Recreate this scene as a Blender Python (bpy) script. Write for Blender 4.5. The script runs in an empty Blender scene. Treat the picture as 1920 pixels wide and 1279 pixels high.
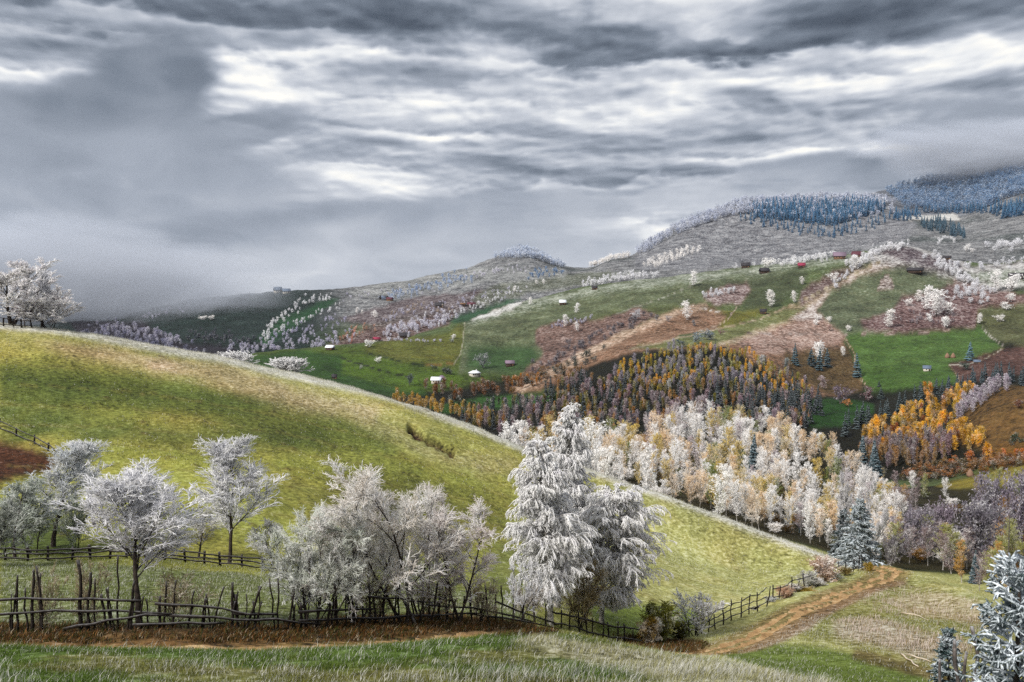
import bpy, math, random
import numpy as np
from math import radians as R
# ---------------------------------------------------------------- camera, sky, sun, exposure
scene = bpy.context.scene
COL = scene.collection
FPX = 1867.0; CX, CY = 960.0, 639.5; PITCH = 2.44; CZ = 60.0
cam = bpy.data.cameras.new("camera"); cam_o = bpy.data.objects.new("camera", cam); COL.objects.link(cam_o)
cam.sensor_width = 36; cam.lens = 36*FPX/1920; cam.clip_start = 0.1; cam.clip_end = 20000
cam_o.location = (0, 0, CZ); cam_o.rotation_euler = (R(90-PITCH), 0, 0)
scene.camera = cam_o
scene.view_settings.view_transform = 'Standard'; scene.view_settings.look = 'None'
scene.view_settings.gamma = 1; scene.view_settings.use_curve_mapping = False
scene.view_settings.exposure = 1.82
scene.cycles.max_bounces = 5; scene.cycles.diffuse_bounces = 4; scene.cycles.transparent_max_bounces = 4
scene.cycles.volume_bounces = 1; scene.cycles.use_denoising = False
scene.cycles.use_adaptive_sampling = True; scene.cycles.adaptive_threshold = 0.008

SUN_EL, SUN_AZ = 42.0, -130.0        # azimuth from +Y towards +X, degrees
sl = bpy.data.lights.new("sun", 'SUN'); sl.energy = 1.5; sl.angle = R(11); sl.color = (1.0, 0.96, 0.90)
so = bpy.data.objects.new("sun", sl); COL.objects.link(so)
so.rotation_euler = (R(90-SUN_EL), 0, R(180-SUN_AZ)); so.location = (0, 0, 300)

world = bpy.data.worlds.new("World"); scene.world = world; world.use_nodes = True
class NT:
    def __init__(s, tree): s.t = tree; s.n = tree.nodes; s.l = tree.links
    def node(s, kind, ins=None, **kw):
        n = s.n.new(kind)
        for k, v in kw.items(): setattr(n, k, v)
        for k, v in (ins or {}).items(): s.set(n.inputs[k], v)
        return n
    def set(s, sock, v):
        if hasattr(v, 'is_output') or isinstance(v, bpy.types.NodeSocket): s.l.new(v, sock)
        else: sock.default_value = v
    def m(s, op, a, b=0.0, c=None, clamp=False):
        n = s.n.new('ShaderNodeMath'); n.operation = op; n.use_clamp = clamp
        s.set(n.inputs[0], a); s.set(n.inputs[1], b)
        if c is not None: s.set(n.inputs[2], c)
        return n.outputs[0]
    def vm(s, op, a, b=None, out=0):
        n = s.n.new('ShaderNodeVectorMath'); n.operation = op; s.set(n.inputs[0], a)
        if b is not None: s.set(n.inputs[1], b)
        return n.outputs[out]
    def noise(s, vec, scale, detail=4, rough=0.5, dist=0.0, out=0):
        n = s.node('ShaderNodeTexNoise', {'Vector': vec, 'Scale': scale, 'Detail': detail, 'Roughness': rough, 'Distortion': dist})
        return n.outputs[out]
    def mix(s, f, a, b, blend='MIX'):
        n = s.n.new('ShaderNodeMix'); n.data_type = 'RGBA'; n.blend_type = blend
        s.set(n.inputs[0], f); s.set(n.inputs[6], a); s.set(n.inputs[7], b); return n.outputs[2]
    def ramp(s, f, stops, interp='LINEAR'):
        n = s.n.new('ShaderNodeValToRGB'); s.set(n.inputs[0], f); cr = n.color_ramp; cr.interpolation = interp
        while len(cr.elements) < len(stops): cr.elements.new(0.5)
        for e, (p, c) in zip(cr.elements, stops): e.position = p; e.color = c if len(c) == 4 else (*c, 1)
        return n.outputs[0]

def build_world():
    w = NT(world.node_tree); w.n.clear()
    out = w.n.new('ShaderNodeOutputWorld'); bg = w.n.new('ShaderNodeBackground')
    sky = w.n.new('ShaderNodeTexSky'); sky.sky_type = 'NISHITA'; sky.sun_disc = False
    sky.sun_elevation = R(SUN_EL); sky.sun_rotation = R(SUN_AZ)
    # thick high overcast over the blue: the cloud masses near the horizon are the object named sky
    w.set(bg.inputs[0], w.mix(0.93, sky.outputs[0], (SKY_GAIN*0.37, SKY_GAIN*0.38, SKY_GAIN*0.40, 1))); bg.inputs[1].default_value = 0.1
    w.l.new(bg.outputs[0], out.inputs[0])
SKY_GAIN = 6.3
build_world()
# ---------------------------------------------------------------- terrain: one height field seen from the hillside
cp, sp = math.cos(R(PITCH)), math.sin(R(PITCH))
def ray(px, py):
    a = (px-CX)/FPX; b = (CY-py)/FPX          # right, up in camera space (depth 1)
    yy = cp + b*sp; zz = -sp + b*cp
    return a/yy, zz/yy                         # u = X/Y, t = dz/Y
def proj(u, t):
    d = cp - t*sp; up = sp + t*cp
    return CX + FPX*u/d, CY - FPX*up/d
def hash2(i, j, s):
    n = (i.astype(np.int64)*374761393 + j.astype(np.int64)*668265263 + s*1442695) & 0x7fffffff
    n = (n ^ (n >> 13))*1274126177 & 0x7fffffff
    return ((n ^ (n >> 16)) & 0xffff)/65535.0
def vnoise(x, y, s=0):
    i = np.floor(x); j = np.floor(y); fx = x-i; fy = y-j
    fx = fx*fx*(3-2*fx); fy = fy*fy*(3-2*fy)
    a = hash2(i, j, s); b = hash2(i+1, j, s); c = hash2(i, j+1, s); d = hash2(i+1, j+1, s)
    return (a*(1-fx)+b*fx)*(1-fy) + (c*(1-fx)+d*fx)*fy
def fbm(x, y, o=4, s=0, g=0.5):
    r = np.zeros_like(x); a = 1.0; tot = 0
    for k in range(o): r = r + a*(vnoise(x*2**k + 17.3*k, y*2**k - 9.1*k, s+k)-0.5); tot += a; a *= g
    return r/tot*2
# contour curves from near to far: (photo x, photo y, distance ahead in metres)
CURVES = [
 [(0,1290,18),(1400,1290,19),(1560,1330,19),(1700,1400,19),(1920,1480,17)],
 [(0,1218,24),(250,1222,24),(500,1222,24),(750,1212,25),(950,1196,27),(1050,1190,28),(1130,1203,28),(1250,1228,27),(1400,1252,26),(1560,1284,25),(1700,1340,24),(1920,1400,22)],
 [(0,1216,26),(500,1219,26),(750,1209,28),(950,1200,31),(1050,1215,36),(1150,1236,40),(1300,1236,43),(1400,1240,43),(1500,1252,41),(1600,1275,37),(1700,1290,35),(1920,1330,32)],
 [(0,1197,28.5),(500,1203,28.5),(750,1194,31),(950,1187,35),(1050,1205,42),(1150,1222,46),(1300,1226,48),(1400,1212,50),(1500,1210,49),(1600,1230,46),(1700,1248,43),(1920,1280,38)],
 [(0,1178,31),(250,1178,31),(500,1178,32),(650,1172,34),(800,1165,37),(950,1165,43),(1030,1178,49),(1150,1200,52),(1220,1205,53),(1300,1195,57),(1400,1165,63),(1500,1150,61),(1600,1170,57),(1700,1195,52),(1920,1235,45)],
 [(0,1120,38),(250,1120,38),(500,1125,40),(700,1135,43),(950,1145,48),(1050,1155,53),(1200,1185,57),(1300,1178,61),(1400,1148,69),(1500,1118,73),(1600,1092,83),(1650,1085,85),(1700,1110,78),(1800,1150,64),(1920,1190,54)],
 [(0,1042,57),(250,1046,57),(500,1072,57),(700,1098,58),(950,1112,60),(1100,1125,63),(1200,1135,67),(1300,1142,71),(1400,1128,79),(1500,1098,87),(1600,1072,97),(1650,1072,95),(1700,1080,88),(1760,1098,80),(1850,1135,66),(1920,1168,58)],
 [(0,815,88),(250,850,88),(500,880,88),(750,925,90),(1000,975,95),(1200,1025,99),(1400,1070,100),(1500,1075,98),(1600,1067,100),(1650,1066,98),(1700,1074,90),(1760,1094,82),(1850,1130,68),(1920,1163,60)],
 [(-400,540,128),(0,608,133),(100,617,134),(200,633,136),(300,650,137),(400,667,138),(500,690,138),(560,703,138),(700,738,135),(800,770,131),(900,806,127),(1000,849,122),(1100,882,118),(1200,917,114),(1300,952,111),(1400,988,108),(1500,1025,105),(1560,1048,103),(1600,1063,102.5),(1645,1060,102),(1690,1068,94),(1760,1091,85),(1850,1126,71),(1920,1160,62)],
 [(0,680,165),(500,760,170),(800,860,165),(1000,930,155),(1200,1000,145),(1400,1070,135),(1600,1110,125),(1700,1120,115),(1800,1150,105),(1920,1200,90)],
 [(0,720,240),(500,800,240),(800,890,225),(950,900,205),(1100,905,195),(1200,940,182),(1300,970,170),(1400,1000,160),(1500,1035,152),(1600,1070,148),(1700,1090,145),(1800,1108,140),(1920,1140,125)],
 [(0,725,300),(800,885,280),(950,870,255),(1100,850,250),(1200,868,240),(1300,890,232),(1400,915,225),(1500,950,215),(1600,985,205),(1700,1020,195),(1800,1040,188),(1920,1060,175)],
 [(0,730,360),(800,880,345),(950,850,315),(1050,825,295),(1150,815,292),(1250,812,295),(1350,812,300),(1450,826,300),(1550,858,292),(1650,930,275),(1750,965,258),(1850,985,245),(1920,990,230)],
 [(0,735,440),(750,860,420),(900,880,400),(1050,870,380),(1300,860,380),(1500,870,375),(1600,890,360),(1700,918,335),(1800,905,325),(1850,893,325),(1920,872,330)],
 [(0,740,520),(750,840,520),(900,860,500),(1050,870,480),(1300,865,470),(1500,870,460),(1600,885,440),(1700,915,400),(1800,912,385),(1920,890,380)],
 [(0,720,620),(480,735,600),(600,745,600),(750,768,600),(800,776,600),(900,795,600),(1000,810,590),(1300,815,580),(1500,812,570),(1600,850,530),(1700,893,470),(1800,880,440),(1920,855,430)],
 [(0,700,720),(480,700,700),(600,720,690),(750,745,690),(800,752,690),(900,760,690),(1000,765,690),(1200,745,680),(1400,740,670),(1520,765,660),(1600,790,620),(1700,800,560),(1800,770,530),(1850,745,520),(1920,728,510)],
 [(0,700,780),(480,690,760),(600,695,770),(800,718,770),(950,718,780),(1050,712,770),(1150,675,770),(1300,655,780),(1450,672,780),(1550,715,760),(1650,745,730),(1750,725,700),(1850,708,660),(1920,715,640)],
 [(0,700,840),(480,672,830),(600,668,840),(800,672,850),(950,668,870),(1100,645,870),(1200,628,880),(1300,622,880),(1400,635,860),(1500,650,850),(1600,652,850),(1700,648,850),(1850,642,850),(1920,660,800)],
 [(0,700,900),(420,690,880),(480,662,880),(560,655,890),(650,650,905),(700,644,920),(770,637,940),(860,622,960),(950,610,990),(1060,595,1000),(1200,575,1000),(1300,570,1000),(1400,580,980),(1500,590,960),(1600,590,960),(1700,580,960),(1800,565,970),(1920,570,960)],
 [(0,690,960),(420,700,930),(480,676,930),(560,670,940),(650,664,950),(700,655,970),(760,640,1000),(830,612,1060),(880,592,1090),(950,572,1120),(1060,550,1150),(1200,524,1180),(1320,513,1180),(1440,500,1180),(1530,490,1160),(1590,480,1150),(1650,468,1150),(1700,462,1150),(1750,476,1150),(1790,492,1140),(1850,500,1150),(1920,492,1150)],
 [(0,650,1100),(200,650,1080),(400,672,1050),(600,676,1060),(700,664,1100),(760,645,1120),(850,612,1220),(950,590,1280),(1060,565,1320),(1200,540,1350),(1400,520,1350),(1600,500,1320),(1700,485,1300),(1800,505,1300),(1920,500,1300)],
 [(0,620,1250),(200,628,1200),(400,640,1180),(500,636,1180),(600,628,1200),(700,605,1240),(800,582,1300),(900,566,1380),(1000,550,1450),(1100,535,1480),(1200,522,1480),(1400,508,1450),(1600,490,1450),(1700,475,1450),(1800,480,1450),(1920,470,1450)],
 [(0,605,1400),(200,608,1350),(300,592,1350),(400,585,1350),(500,580,1380),(600,582,1400),(700,568,1450),(800,556,1550),(900,530,1600),(1000,512,1700),(1100,513,1700),(1200,506,1700),(1300,500,1680),(1400,498,1680),(1600,480,1650),(1700,455,1650),(1800,455,1650),(1920,440,1650)],
 [(-400,600,1650),(0,600,1600),(200,603,1550),(300,575,1550),(400,557,1550),(500,551,1580),(560,549,1600),(640,546,1650),(700,537,1750),(800,520,1850),(880,501,1950),(920,489,2050),(950,476,2100),(975,469,2100),(1000,473,2100),(1030,490,2100),(1060,504,2000),(1110,504,1950),(1140,486,1950),(1170,482,1950),(1195,480,2000),(1220,465,2080),(1300,440,2080),(1400,430,2080),(1500,425,2080),(1600,425,2080),(1700,418,2080),(1800,430,2080),(1920,400,2080)],
 [(-400,640,2000),(0,640,2000),(500,590,2000),(700,570,2100),(900,520,2300),(975,515,2350),(1060,512,2350),(1110,510,2300),(1160,500,2300),(1190,476,2250),(1215,461,2250),(1250,438,2260),(1300,414,2280),(1350,396,2300),(1400,381,2350),(1450,376,2400),(1500,374,2400),(1580,373,2400),(1640,372,2400),(1680,392,2400),(1730,405,2400),(1800,400,2400),(1860,375,2400),(1920,350,2400)],
 [(-400,650,2600),(0,640,2600),(500,600,2600),(900,560,2700),(1060,530,2700),(1180,520,2700),(1300,450,2700),(1400,400,2700),(1500,385,2750),(1600,376,2750),(1680,358,2800),(1750,340,2850),(1850,320,2900),(1920,300,2950),(2400,180,2950)],
 [(-400,650,3800),(500,620,3800),(900,580,3800),(1200,560,3800),(1500,480,3800),(1920,380,3900),(2400,300,3900)],
 [(0,600,6500),(1920,580,6500)],
]
nU = 860; 
ue = 0.56
UG = np.concatenate([np.linspace(-0.75, -ue, 20)[:-1], np.linspace(-ue, ue, nU), np.linspace(ue, 0.75, 20)[1:]])
NU = len(UG); NR = 1000
YG = np.exp(np.linspace(math.log(0.8), math.log(4300), NR)); LY = np.log(YG)
def build_field():
    K = len(CURVES)+2
    T = np.zeros((K, NU)); L = np.zeros((K, NU))
    T[0] = -2.0/0.8; L[0] = math.log(0.8)
    T[1] = -3.6/6.0; L[1] = math.log(6.0)
    ker = np.exp(-np.linspace(-2, 2, 23)**2); ker /= ker.sum()
    for k, c in enumerate(CURVES):
        us, ts, ls = [], [], []
        for (x, y, D) in c:
            u, t = ray(x, y); us.append(u); ts.append(t); ls.append(math.log(D))
        tt = np.interp(UG, us, ts); ll = np.interp(UG, us, ls)
        T[k+2] = np.convolve(np.pad(tt, 11, mode='edge'), ker, 'valid'); L[k+2] = np.convolve(np.pad(ll, 11, mode='edge'), ker, 'valid')
    for k in range(1, K): L[k] = np.maximum(L[k], L[k-1]+0.012)
    # monotone cubic in log distance
    h = np.diff(L, axis=0); d = np.diff(T, axis=0)/h
    M = np.zeros_like(T)
    w1 = 2*h[1:]+h[:-1]; w2 = h[1:]+2*h[:-1]
    same = (d[1:]*d[:-1]) > 0
    with np.errstate(divide='ignore', invalid='ignore'):
        hm = (w1+w2)/(w1/d[:-1] + w2/d[1:])
    M[1:-1] = np.where(same, hm, 0); M[0] = d[0]; M[-1] = d[-1]
    Z = np.zeros((NR, NU))
    for c in range(NU):
        Lc = L[:, c]; i = np.clip(np.searchsorted(Lc, LY, 'right')-1, 0, K-2)
        hh = h[i, c]; s = (LY-Lc[i])/hh; s2 = s*s; s3 = s2*s
        Z[:, c] = (2*s3-3*s2+1)*T[i, c] + (s3-2*s2+s)*hh*M[i, c] + (-2*s3+3*s2)*T[i+1, c] + (s3-s2)*hh*M[i+1, c]
    return Z
TG = build_field()
XX = UG[None, :]*YG[:, None]; YY = np.broadcast_to(YG[:, None], XX.shape)
# relief of humps and sheep tracks, growing with distance
def sm(a, b, x): 
    t = np.clip((x-a)/(b-a), 0, 1); return t*t*(3-2*t)
far = sm(200, 900, YY)
dz = fbm(XX/9, YY/9, 5, 3)*0.28*(1-sm(150, 260, YY))*sm(12, 30, YY)
dz += fbm(XX/1.7, YY/1.7, 4, 11)*0.07*(1-sm(60, 140, YY))*sm(6, 16, YY)
dz += fbm(XX/0.9, YY/0.6, 4, 13)*0.07*(1-sm(30, 50, YY))*sm(6, 16, YY)
dz += fbm(XX/60, YY/60, 6, 23, 0.55)*4.5*sm(180, 500, YY)*(1-sm(500, 1400, YY)*0.1)
dz += fbm(XX/260, YY/260, 6, 31, 0.55)*16*sm(900, 2000, YY)
tmp = fbm(XX/35, YY/35, 3, 41)
dz += (1-np.abs(tmp))*2.2*sm(700, 1100, YY)
dz += (1-np.abs(fbm(XX/3.6+YY/11, YY/2.6, 4, 47)))**3*0.28*sm(60, 80, YY)*(1-sm(130, 150, YY))
MH = np.zeros_like(dz); mhr = np.random.default_rng(3)
for _ in range(170):
    my = mhr.uniform(62, 130); mx = mhr.uniform(-0.5, 0.3)*my; mr_ = mhr.uniform(0.22, 0.5)
    r0 = np.searchsorted(YG, my-1.5); r1 = np.searchsorted(YG, my+1.5)
    MH[r0:r1] += np.exp(-((XX[r0:r1]-mx)**2+(YY[r0:r1]-my)**2)/mr_**2)*mhr.uniform(0.5, 1)
dz += MH*0.22
# keep the hollow ways of the track
ZG = TG*YY + CZ + dz
def grid_sample(A, x, y):
    u = x/y; r = (np.log(y)-LY[0])/(LY[1]-LY[0]); r0 = np.clip(np.floor(r).astype(int), 0, NR-2); fr = r-r0
    c0 = np.clip(np.searchsorted(UG, u, 'right')-1, 0, NU-2); fc = (u-UG[c0])/(UG[c0+1]-UG[c0])
    return (A[r0, c0]*(1-fc)+A[r0, c0+1]*fc)*(1-fr) + (A[r0+1, c0]*(1-fc)+A[r0+1, c0+1]*fc)*fr
def gz(x, y): return grid_sample(ZG, np.asarray(x, float), np.asarray(y, float))
PXG, PYG = proj(np.broadcast_to(UG[None, :], XX.shape), (ZG-CZ)/YY)
def hit(px, py, ymin=6.0, ymax=6000.0):
    """first visible ground point under a photo position, beyond ymin"""
    u, t = ray(px, py)
    c = int(np.clip(np.searchsorted(UG, u), 1, NU-1)); f = (u-UG[c-1])/(UG[c]-UG[c-1])
    tt = ((ZG[:, c-1]-CZ)*(1-f)+(ZG[:, c]-CZ)*f)/YG
    k0 = np.searchsorted(YG, ymin); k1 = np.searchsorted(YG, ymax)
    seg = tt[k0:k1]; idx = np.nonzero(seg >= t)[0]
    if len(idx) == 0:
        k = k0+int(np.argmax(seg)); Y = YG[k]
    else:
        k = k0+idx[0]
        if idx[0] == 0: Y = YG[k]
        else:
            a, b = tt[k-1], tt[k]; g = (t-a)/(b-a) if b != a else 0; Y = YG[k-1]+(YG[k]-YG[k-1])*g
    u2 = u
    return (u2*Y, Y, float(gz(u2*Y, Y)))
def at(px, Y):
    """ground point at distance Y along the photo column px"""
    u = 0.0
    t = -0.2
    for _ in range(6):
        d = cp - t*sp; u = (px-CX)*d/FPX; t = (float(gz(u*Y, Y))-CZ)/Y
    return (u*Y, Y, float(gz(u*Y, Y)))
# ---------------------------------------------------------------- ground colours (what grows where, with some light and shade painted in)
def lin(r, g, b):
    f = lambda c: (c/255/12.92) if c/255 <= 0.04045 else ((c/255+0.055)/1.055)**2.4
    return np.array([f(r), f(g), f(b)])
CG = np.zeros(XX.shape+(3,)); FR = np.zeros(XX.shape); SC = np.zeros(XX.shape)
def blend(mask, col=None, fr=None, sc=None):
    if col is not None: CG[:] = CG*(1-mask[..., None]) + np.asarray(col)*mask[..., None]
    if fr is not None: FR[:] = FR*(1-mask)+fr*mask
    if sc is not None: SC[:] = SC*(1-mask)+sc*mask
wobx = fbm(PXG/22, PYG/14, 3, 5)*5; woby = fbm(PXG/22+50, PYG/14+50, 3, 6)*4
def inpoly(pts, soft=0, ymin=0, ymax=1e9, wob=1.0):
    pts = np.array(pts, float); m = np.zeros(XX.shape, bool)
    x0, y0 = pts.min(0)-8; x1, y1 = pts.max(0)+8
    sel = (PXG > x0) & (PXG < x1) & (PYG > y0) & (PYG < y1) & (YY >= ymin) & (YY <= ymax)
    r, c = np.nonzero(sel)
    if len(r) == 0: return m.astype(float)
    X = PXG[r, c]+wobx[r, c]*wob; Y = PYG[r, c]+woby[r, c]*wob; ins = np.zeros(len(r), bool)
    j = len(pts)-1
    for i in range(len(pts)):
        xi, yi = pts[i]; xj, yj = pts[j]
        if yi != yj: ins ^= ((yi > Y) != (yj > Y)) & (X < (xj-xi)*(Y-yi)/(yj-yi)+xi)
        j = i
    m[r, c] = ins
    return m.astype(float)
def soften(m, n):
    for _ in range(n):
        m = (np.roll(m, 1, 0)+np.roll(m, -1, 0)+np.roll(m, 1, 1)+np.roll(m, -1, 1)+m)/5
    return m
def linedist(pts):
    """distance in photo pixels to a polyline, only near it"""
    d = np.full(XX.shape, 1e9); pts = np.array(pts, float)
    for a, b in zip(pts[:-1], pts[1:]):
        x0, x1 = min(a[0], b[0])-40, max(a[0], b[0])+40; y0, y1 = min(a[1], b[1])-40, max(a[1], b[1])+40
        sel = np.nonzero((PXG > x0) & (PXG < x1) & (PYG > y0) & (PYG < y1))
        P = np.stack([PXG[sel]+wobx[sel]*0.4, PYG[sel]+woby[sel]*0.4], -1); v = b-a; L = (v**2).sum()
        s = np.clip(((P-a)@v)/L, 0, 1); q = a+s[:, None]*v
        d[sel] = np.minimum(d[sel], np.sqrt(((P-q)**2).sum(-1)))
    return d
n1 = fbm(XX/14, YY/14, 4, 71); n2 = fbm(XX/5, YY/30, 4, 81); n3 = fbm(XX/120, YY/120, 4, 91)
near = YY < 160
# everything starts as grey green meadow
blend(np.ones(XX.shape), lin(88, 104, 62), 0.12, 0.2)
# near slope: yellow green with ochre and green bands
blend(near*1.0, lin(138, 142, 64), 0.12, 0.3)
blend(near*sm(-0.1, 0.6, n1)*0.6, lin(160, 148, 74), 0.12, 0.4)
blend(near*sm(0.0, 0.5, n2), lin(98, 108, 48), 0.10, 0.3)
blend(near*sm(0, 1, np.clip((PXG-850)/500, 0, 1))*0.75, lin(174, 174, 108), 0.32, 0.15)
def P(pts, col, fr=None, sc=None, y=(165, 9e9), k=1.0, soft=3, wob=1.0):
    blend(soften(inpoly(pts, 0, y[0], y[1], wob), soft)*k, col, fr, sc)
NR_ = (20, 160)
P([(0,690),(250,700),(520,740),(720,800),(760,850),(560,840),(380,790),(150,760),(0,770)], lin(84,98,42), 0.10, 0.3, NR_, 0.75, 14)
P([(0,610),(130,620),(330,660),(520,700),(700,745),(860,810),(1000,868),(860,830),(700,790),(560,770),(380,710),(200,665),(0,650)], lin(166,160,96), 0.30, 0.3, NR_, 0.5, 14)
P([(270,670),(420,680),(560,730),(720,770),(700,790),(520,760),(380,720),(280,690)], lin(176,148,118), 0.35, 0.6, NR_, 0.5, 10)
P([(60,640),(200,650),(360,690),(300,700),(150,672)], lin(186,150,125), 0.35, 0.6, NR_, 0.5, 10)
P([(640,770),(740,800),(860,850),(960,860),(1000,880),(900,890),(800,860),(680,800)], lin(160,150,110), 0.30, 0.5, NR_, 0.5, 10)
# frosted crest of the near slope
crest = np.interp(PXG, [0,100,200,300,400,500,560,700,800,900,1000,1100,1200,1300,1400,1500,1600], [608,617,633,650,667,690,703,738,770,806,849,882,917,952,988,1025,1063])
cr = (1-sm(1, 15, PYG-crest+n1*6))*sm(85, 95, YY)*(YY < 155)*(PXG < 1600)
blend(cr*0.9, lin(196, 192, 160), 0.62, 0.35)
P([(0,1040),(520,1080),(950,1115),(1000,1175),(600,1170),(0,1178)], lin(108,118,60), 0.26, 0.5, (29, 66), 1, 8)
P([(0,1140),(560,1145),(1000,1160),(1000,1180),(0,1180)], lin(76,86,46), 0.26, 0.5, (28, 66), 0.6, 8)
P([(1100,1125),(1240,1135),(1320,1145),(1290,1200),(1200,1205),(1120,1190)], lin(104,124,40), 0.12, 0.2, (45, 80), 0.8, 8)
# brown patch on the left slope and dark ground under the trees
P([(-200,820),(0,826),(60,842),(130,862),(90,885),(0,905),(-200,900)], lin(74,44,26), 0.08, 0.7, (60, 120), 1, 3)
P([(0,960),(140,960),(150,1040),(0,1045)], lin(40,62,22), 0.05, 0.5, (45, 100), 0.8, 10)  # shade under the left trees, painted into the ground colour
# foreground bank
fg = (YY < 27.5)*1.0
blend(fg, lin(84, 106, 40), 0.18, 0.5)
blend(fg*sm(0.0, 0.5, fbm(XX/3, YY/1.2, 4, 55)), lin(112, 112, 56), 0.26, 0.5)
P([(1000,1190),(1250,1230),(1600,1290),(1300,1300),(1050,1230),(960,1205)], lin(166,160,118), 0.45, 0.6, (10, 28), 0.8, 6)
# leaf litter bank below the fence
P([(-200,1172),(0,1172),(500,1172),(640,1160),(850,1150),(980,1170),(1060,1195),(960,1195),(700,1198),(500,1205),(250,1212),(0,1216),(-200,1215)], lin(72,56,32), 0.08, 0.9, (26.5, 60), 1, 4)
P([(-200,1190),(300,1192),(600,1192),(560,1203),(250,1210),(-200,1214)], lin(56,42,14), 0.05, 0.9, (26.5, 60), 0.6, 4)
P([(1150,1195),(1290,1195),(1330,1215),(1290,1226),(1200,1224)], lin(80,56,22), 0.1, 0.9, (40, 60), 0.8, 4)
# right foreground slope
P([(1340,1222),(1450,1205),(1560,1215),(1700,1245),(1760,1290),(1560,1290),(1400,1250)], lin(84,104,36), 0.08, 0.35, (28, 70), 0.9, 12)
P([(1430,1185),(1560,1125),(1680,1085),(1860,1125),(1920,1170),(1920,1300),(1780,1290),(1700,1240),(1560,1205)], lin(132,132,62), 0.28, 0.5, (30, 95), 1, 6)
P([(1560,1165),(1640,1160),(1700,1180),(1780,1200),(1840,1215),(1740,1240),(1640,1210),(1570,1195)], lin(160,142,112), 0.42, 0.95, (30, 95), 0.8, 14)
P([(1650,1125),(1760,1110),(1850,1135),(1920,1180),(1820,1170),(1700,1150)], lin(160,140,96), 0.36, 0.8, (30, 95), 0.7, 5)
P([(1480,1165),(1570,1122),(1650,1095),(1690,1085),(1700,1095),(1640,1112),(1560,1150),(1500,1190),(1420,1220),(1380,1225)], lin(142,112,92), 0.35, 0.9, (30, 95), 0.8, 4)
P([(1600,1215),(1700,1238),(1800,1270),(1800,1290),(1700,1262),(1600,1235)], lin(84,58,34), 0.1, 0.9, (28, 60), 0.7, 4)
# ---- beyond the near crest
y2 = (160, 420)
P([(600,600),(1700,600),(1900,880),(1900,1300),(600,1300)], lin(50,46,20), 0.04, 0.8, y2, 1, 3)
P([(1120,800),(1240,800),(1240,850),(1120,856),(1000,870)], lin(150,112,52), 0.15, 0.8, y2, 1, 3)
P([(1240,840),(1500,900),(1500,960),(1240,900)], lin(80,72,22), 0.05, 0.8, y2, 0.8, 3)
P([(1730,905),(1800,893),(1860,885),(1930,868),(1930,902),(1850,915),(1760,915)], lin(152,140,56), 0.06, 0.3, y2, 1, 3)
P([(1850,985),(1930,940),(1930,1110),(1880,1080),(1850,1030)], lin(122,86,44), 0.05, 0.9, (120, 420), 1, 3)
P([(1860,930),(1930,925),(1930,960),(1860,980)], lin(128,94,46), 0.04, 0.9, (120, 420), 1, 3)
F = (430, 5000)
# valley floor and dark forest floor
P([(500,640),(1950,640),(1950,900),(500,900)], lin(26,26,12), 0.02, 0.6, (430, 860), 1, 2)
P([(440,640),(560,656),(700,646),(860,625),(1000,640),(980,700),(900,720),(760,742),(600,720),(500,690)], lin(84,104,40), 0.06, 0.2, F, 1, 2)
P([(440,672),(560,655),(640,668),(720,690),(790,715),(800,745),(700,740),(580,705),(500,690)], lin(54,86,32), 0.03, 0.15, F, 1, 2)
P([(640,662),(760,680),(870,700),(860,720),(760,735),(640,700)], lin(86,112,32), 0.03, 0.2, F, 0.8, 3)
P([(680,650),(740,636),(840,625),(872,600),(868,660),(850,690),(760,680),(690,664)], lin(104,108,48), 0.08, 0.2, F, 0.9, 3)
P([(770,668),(855,668),(852,672),(770,672)], lin(126,128,50), 0.02, 0.2, F, 1, 0, wob=0.1)
P([(772,680),(850,681),(850,685),(772,684)], lin(118,96,50), 0.02, 0.2, F, 1, 0, wob=0.1)
P([(800,762),(880,748),(960,740),(1050,742),(1040,755),(940,768),(830,775)], lin(58,100,40), 0.03, 0.2, F, 1, 2)
P([(950,735),(1000,725),(1040,732),(1010,742)], lin(90,100,52), 0.03, 0.3, F, 1, 2)
P([(1500,750),(1560,748),(1640,755),(1640,775),(1580,800),(1520,800),(1505,775)], lin(40,80,26), 0.02, 0.2, F, 1, 2)
# the big green shoulder
P([(872,600),(950,570),(1060,548),(1200,522),(1330,508),(1440,495),(1480,510),(1400,545),(1300,580),(1180,640),(1040,700),(950,700),(860,700),(868,650)], lin(104,114,82), 0.14, 0.2, F, 1, 2)
P([(880,650),(1000,650),(1020,690),(960,700),(870,695)], lin(58,90,46), 0.03, 0.1, F, 0.9, 6)
P([(950,570),(1060,548),(1200,522),(1330,508),(1480,492),(1600,476),(1600,490),(1440,515),(1300,530),(1150,548),(1000,580),(880,612),(868,600)], lin(128,140,112), 0.45, 0.1, F, 0.75, 5)
P([(1100,590),(1300,565),(1380,575),(1300,600),(1150,615)], lin(98,106,60), 0.08, 0.1, F, 0.8, 4)
# frosted heath behind left end of shoulder
P([(890,585),(960,552),(1000,550),(960,580),(910,595),(880,600)], lin(196,186,180), 0.7, 0.9, F, 1, 1)
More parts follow.
